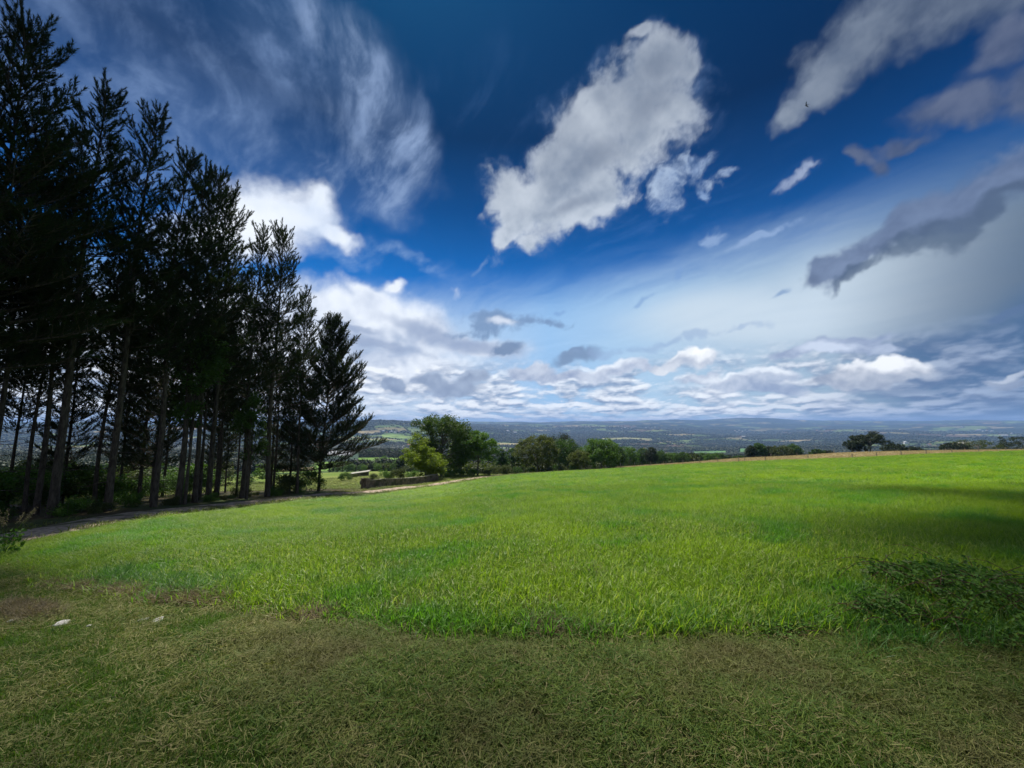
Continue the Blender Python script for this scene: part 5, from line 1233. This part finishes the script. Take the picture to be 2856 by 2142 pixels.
# ------------------------------------------------------------------ brambles at the right, weed at the left
def bramble(px, py, rx, ry, h, n, seed, label, leaf=.055):
    rng = np.random.default_rng(seed); p = hit(px, py); A = Acc(); T = Acc()
    r = empty('bramble', p); tag(r, label, 'bramble bush', 'brambles at the field edge')
    u = rng.uniform(0, 1, n) ** .5; a = rng.uniform(0, 6.28, n); x = np.cos(a) * u * rx; y = np.sin(a) * u * ry
    keep = fbm(x * 1.5, y * 1.5, seed + 3, 3) + .35 * (1 - u) > .02; x, y, u, a = x[keep], y[keep], u[keep], a[keep]; n = len(x)
    top = h * np.clip(1 - u ** 2, 0, 1) ** .6 * (.75 + 1.0 * fbm(x * 1.9, y * 1.9, seed, 3)).clip(.15, 1.5); z = top * (1 - .6 * rng.uniform(0, 1, n) ** 2.5) + .03
    lv, lf = leaf_template('ovate')
    for k in range(3):
        d_ = rng.normal(size=(n, 3)) * .5 + np.array([0, -.35, .9]); M = frames(d_, a * 0 + rng.uniform(0, 6.28, n), leaf * rng.uniform(.6, 1.3, n), rng)
        if k: M = M  # leaflets of the same spray, turned
        A.add(*batch(lv, lf, M, np.stack([x, y, z], 1) + rng.normal(size=(n, 3)) * .03))
    for i in range(26):
        a0 = rng.uniform(0, 6.28); L = rng.uniform(.5, 1.1) * rx; s0 = np.array([rng.uniform(-.5, .5) * rx, rng.uniform(-.5, .5) * ry, 0]); e = s0 + np.array([math.cos(a0) * L, math.sin(a0) * L * .7, h * rng.uniform(.2, .7)])
        q = [s0 * (1 - t_) + e * t_ + np.array([0, 0, h * 1.5 * t_ * (1 - t_) * 1.7]) for t_ in np.linspace(0, 1, 8)]; T.add(*tube(np.array(q), np.linspace(.006, .002, 8), 4))
        qq = np.array(q)[3:]; M = rand_frames(len(qq) * 2, leaf * .9, rng, .6); A.add(*batch(lv, lf, M, np.repeat(qq, 2, 0) + rng.normal(size=(len(qq) * 2, 3)) * .015))
    V, F = A.get(); mesh_np('leaves', V, F, M_bram, False, r); V, F = T.get(); mesh_np('canes', V, F, rough_mat('cane', (.07, .035, .025), (.12, .06, .04), 20, .2), True, r)
bramble(965, 606, 1.7, 1.1, .55, 2000, 1, 'large bramble bush with broad leaves at the right end of the field edge', .068)
bramble(905, 628, .8, .5, .30, 700, 2, 'low bramble spilling left from the large bramble bush')
bramble(1075, 640, 1.6, 1.2, .55, 1400, 3, 'bramble reaching out of view at the right edge')
bramble(770, 637, .55, .22, .13, 420, 4, 'small leafy patch at the foot of the tall grass', .04)
def weed(px, py, h, seed, label):
    rng = np.random.default_rng(seed); p = hit(px, py); r = empty('tall_weed', p); tag(r, label, 'weed'); T = Acc(); A = Acc()
    for i in range(9):
        a = rng.uniform(0, 6.28); q = np.array([[math.cos(a) * k ** 1.5 * .35 * h, math.sin(a) * k ** 1.5 * .35 * h, k * h * rng.uniform(.85, 1)] for k in np.linspace(0, 1, 8)]); T.add(*tube(q, np.linspace(.006, .0015, 8), 4))
        up = q[5:]; m = 90; k = rng.uniform(0, 1, m); pos = up[0] + (up[-1] - up[0]) * k[:, None] + rng.normal(size=(m, 3)) * .022
        A.add(*batch(*leaf_template(), rand_frames(m, .03, rng, .8), pos))
    lv, lf = leaf_template('ovate'); m = 160; a = rng.uniform(0, 6.28, m); pos = np.stack([np.cos(a) * .2 * h, np.sin(a) * .2 * h, rng.uniform(0, .5, m) * h], 1); B = Acc(); B.add(*batch(lv, lf, rand_frames(m, .12, rng, .2), pos))
    V, F = T.get(); mesh_np('stem', V, F, M_bram, False, r); V, F = A.get(); mesh_np('seed_heads', V, F, M_straw, False, r); V, F = B.get(); mesh_np('leaves', V, F, M_bram, False, r)
weed(4, 556, 1.35, 6, 'tall weed with straw coloured seed heads at the left edge')
# ------------------------------------------------------------------ made-up cloud of puffs, added out of view to shade the verge and slope sides
def shade_puffs():
    rng = np.random.default_rng(12); A = Acc(); ALT = 450.0
    n = 17000; x = rng.uniform(-75, 110, n); y = rng.uniform(-40, 95, n)
    w = 1.6 * fbm(x / 7, y / 7, 3, 3); rr2 = np.hypot(x, y)
    u = rng.uniform(0, 1, n)
    # thinning edges: the cover falls off over a few metres, over more with distance
    side_ = np.abs(x) - (np.where(x < 0, 0.92, 0.86) * np.maximum(y, 0) + 0.6 + w)
    p_side = (1 - ss(y, 8, 24) * (x > 0)) * ss(side_, -.6 - .02 * np.abs(y), 2.5 + .30 * np.maximum(y, 0)) * (1 - ss(y, 45, 92) * (x > 0))
    p_front = 1 - ss(y + .5 * w - .006 * x * x, -0.6, 3.6)
    shade = u < np.maximum(p_side, p_front)
    x, y = x[shade], y[shade]; m = len(x); print('cloud puffs', m)
    import bmesh
    b = bmesh.new(); bmesh.ops.create_icosphere(b, subdivisions=1, radius=1.0); V = np.array([v.co[:] for v in b.verts]); F = np.array([[v.index for v in f.verts] for f in b.faces]); b.free()
    z = ALT + rng.uniform(0, 10, m); s = rng.uniform(.9, 2.0, m); M = np.zeros((m, 3, 3)); M[:, 0, 0] = M[:, 1, 1] = s; M[:, 2, 2] = s * .8
    k = z / SUN_DIR.z; pos = np.stack([x + k * SUN_DIR.x, y + k * SUN_DIR.y, z], 1)
    V, F = batch(V, F, M, pos); o = mesh_np('cloud', V, F, rough_mat('shade_puff_white', (.75, .75, .76), (.82, .82, .83), .1, 0), True); tag(o, kind='structure')  # unseen sun blocker, added and shaped only for its shadow
shade_puffs()
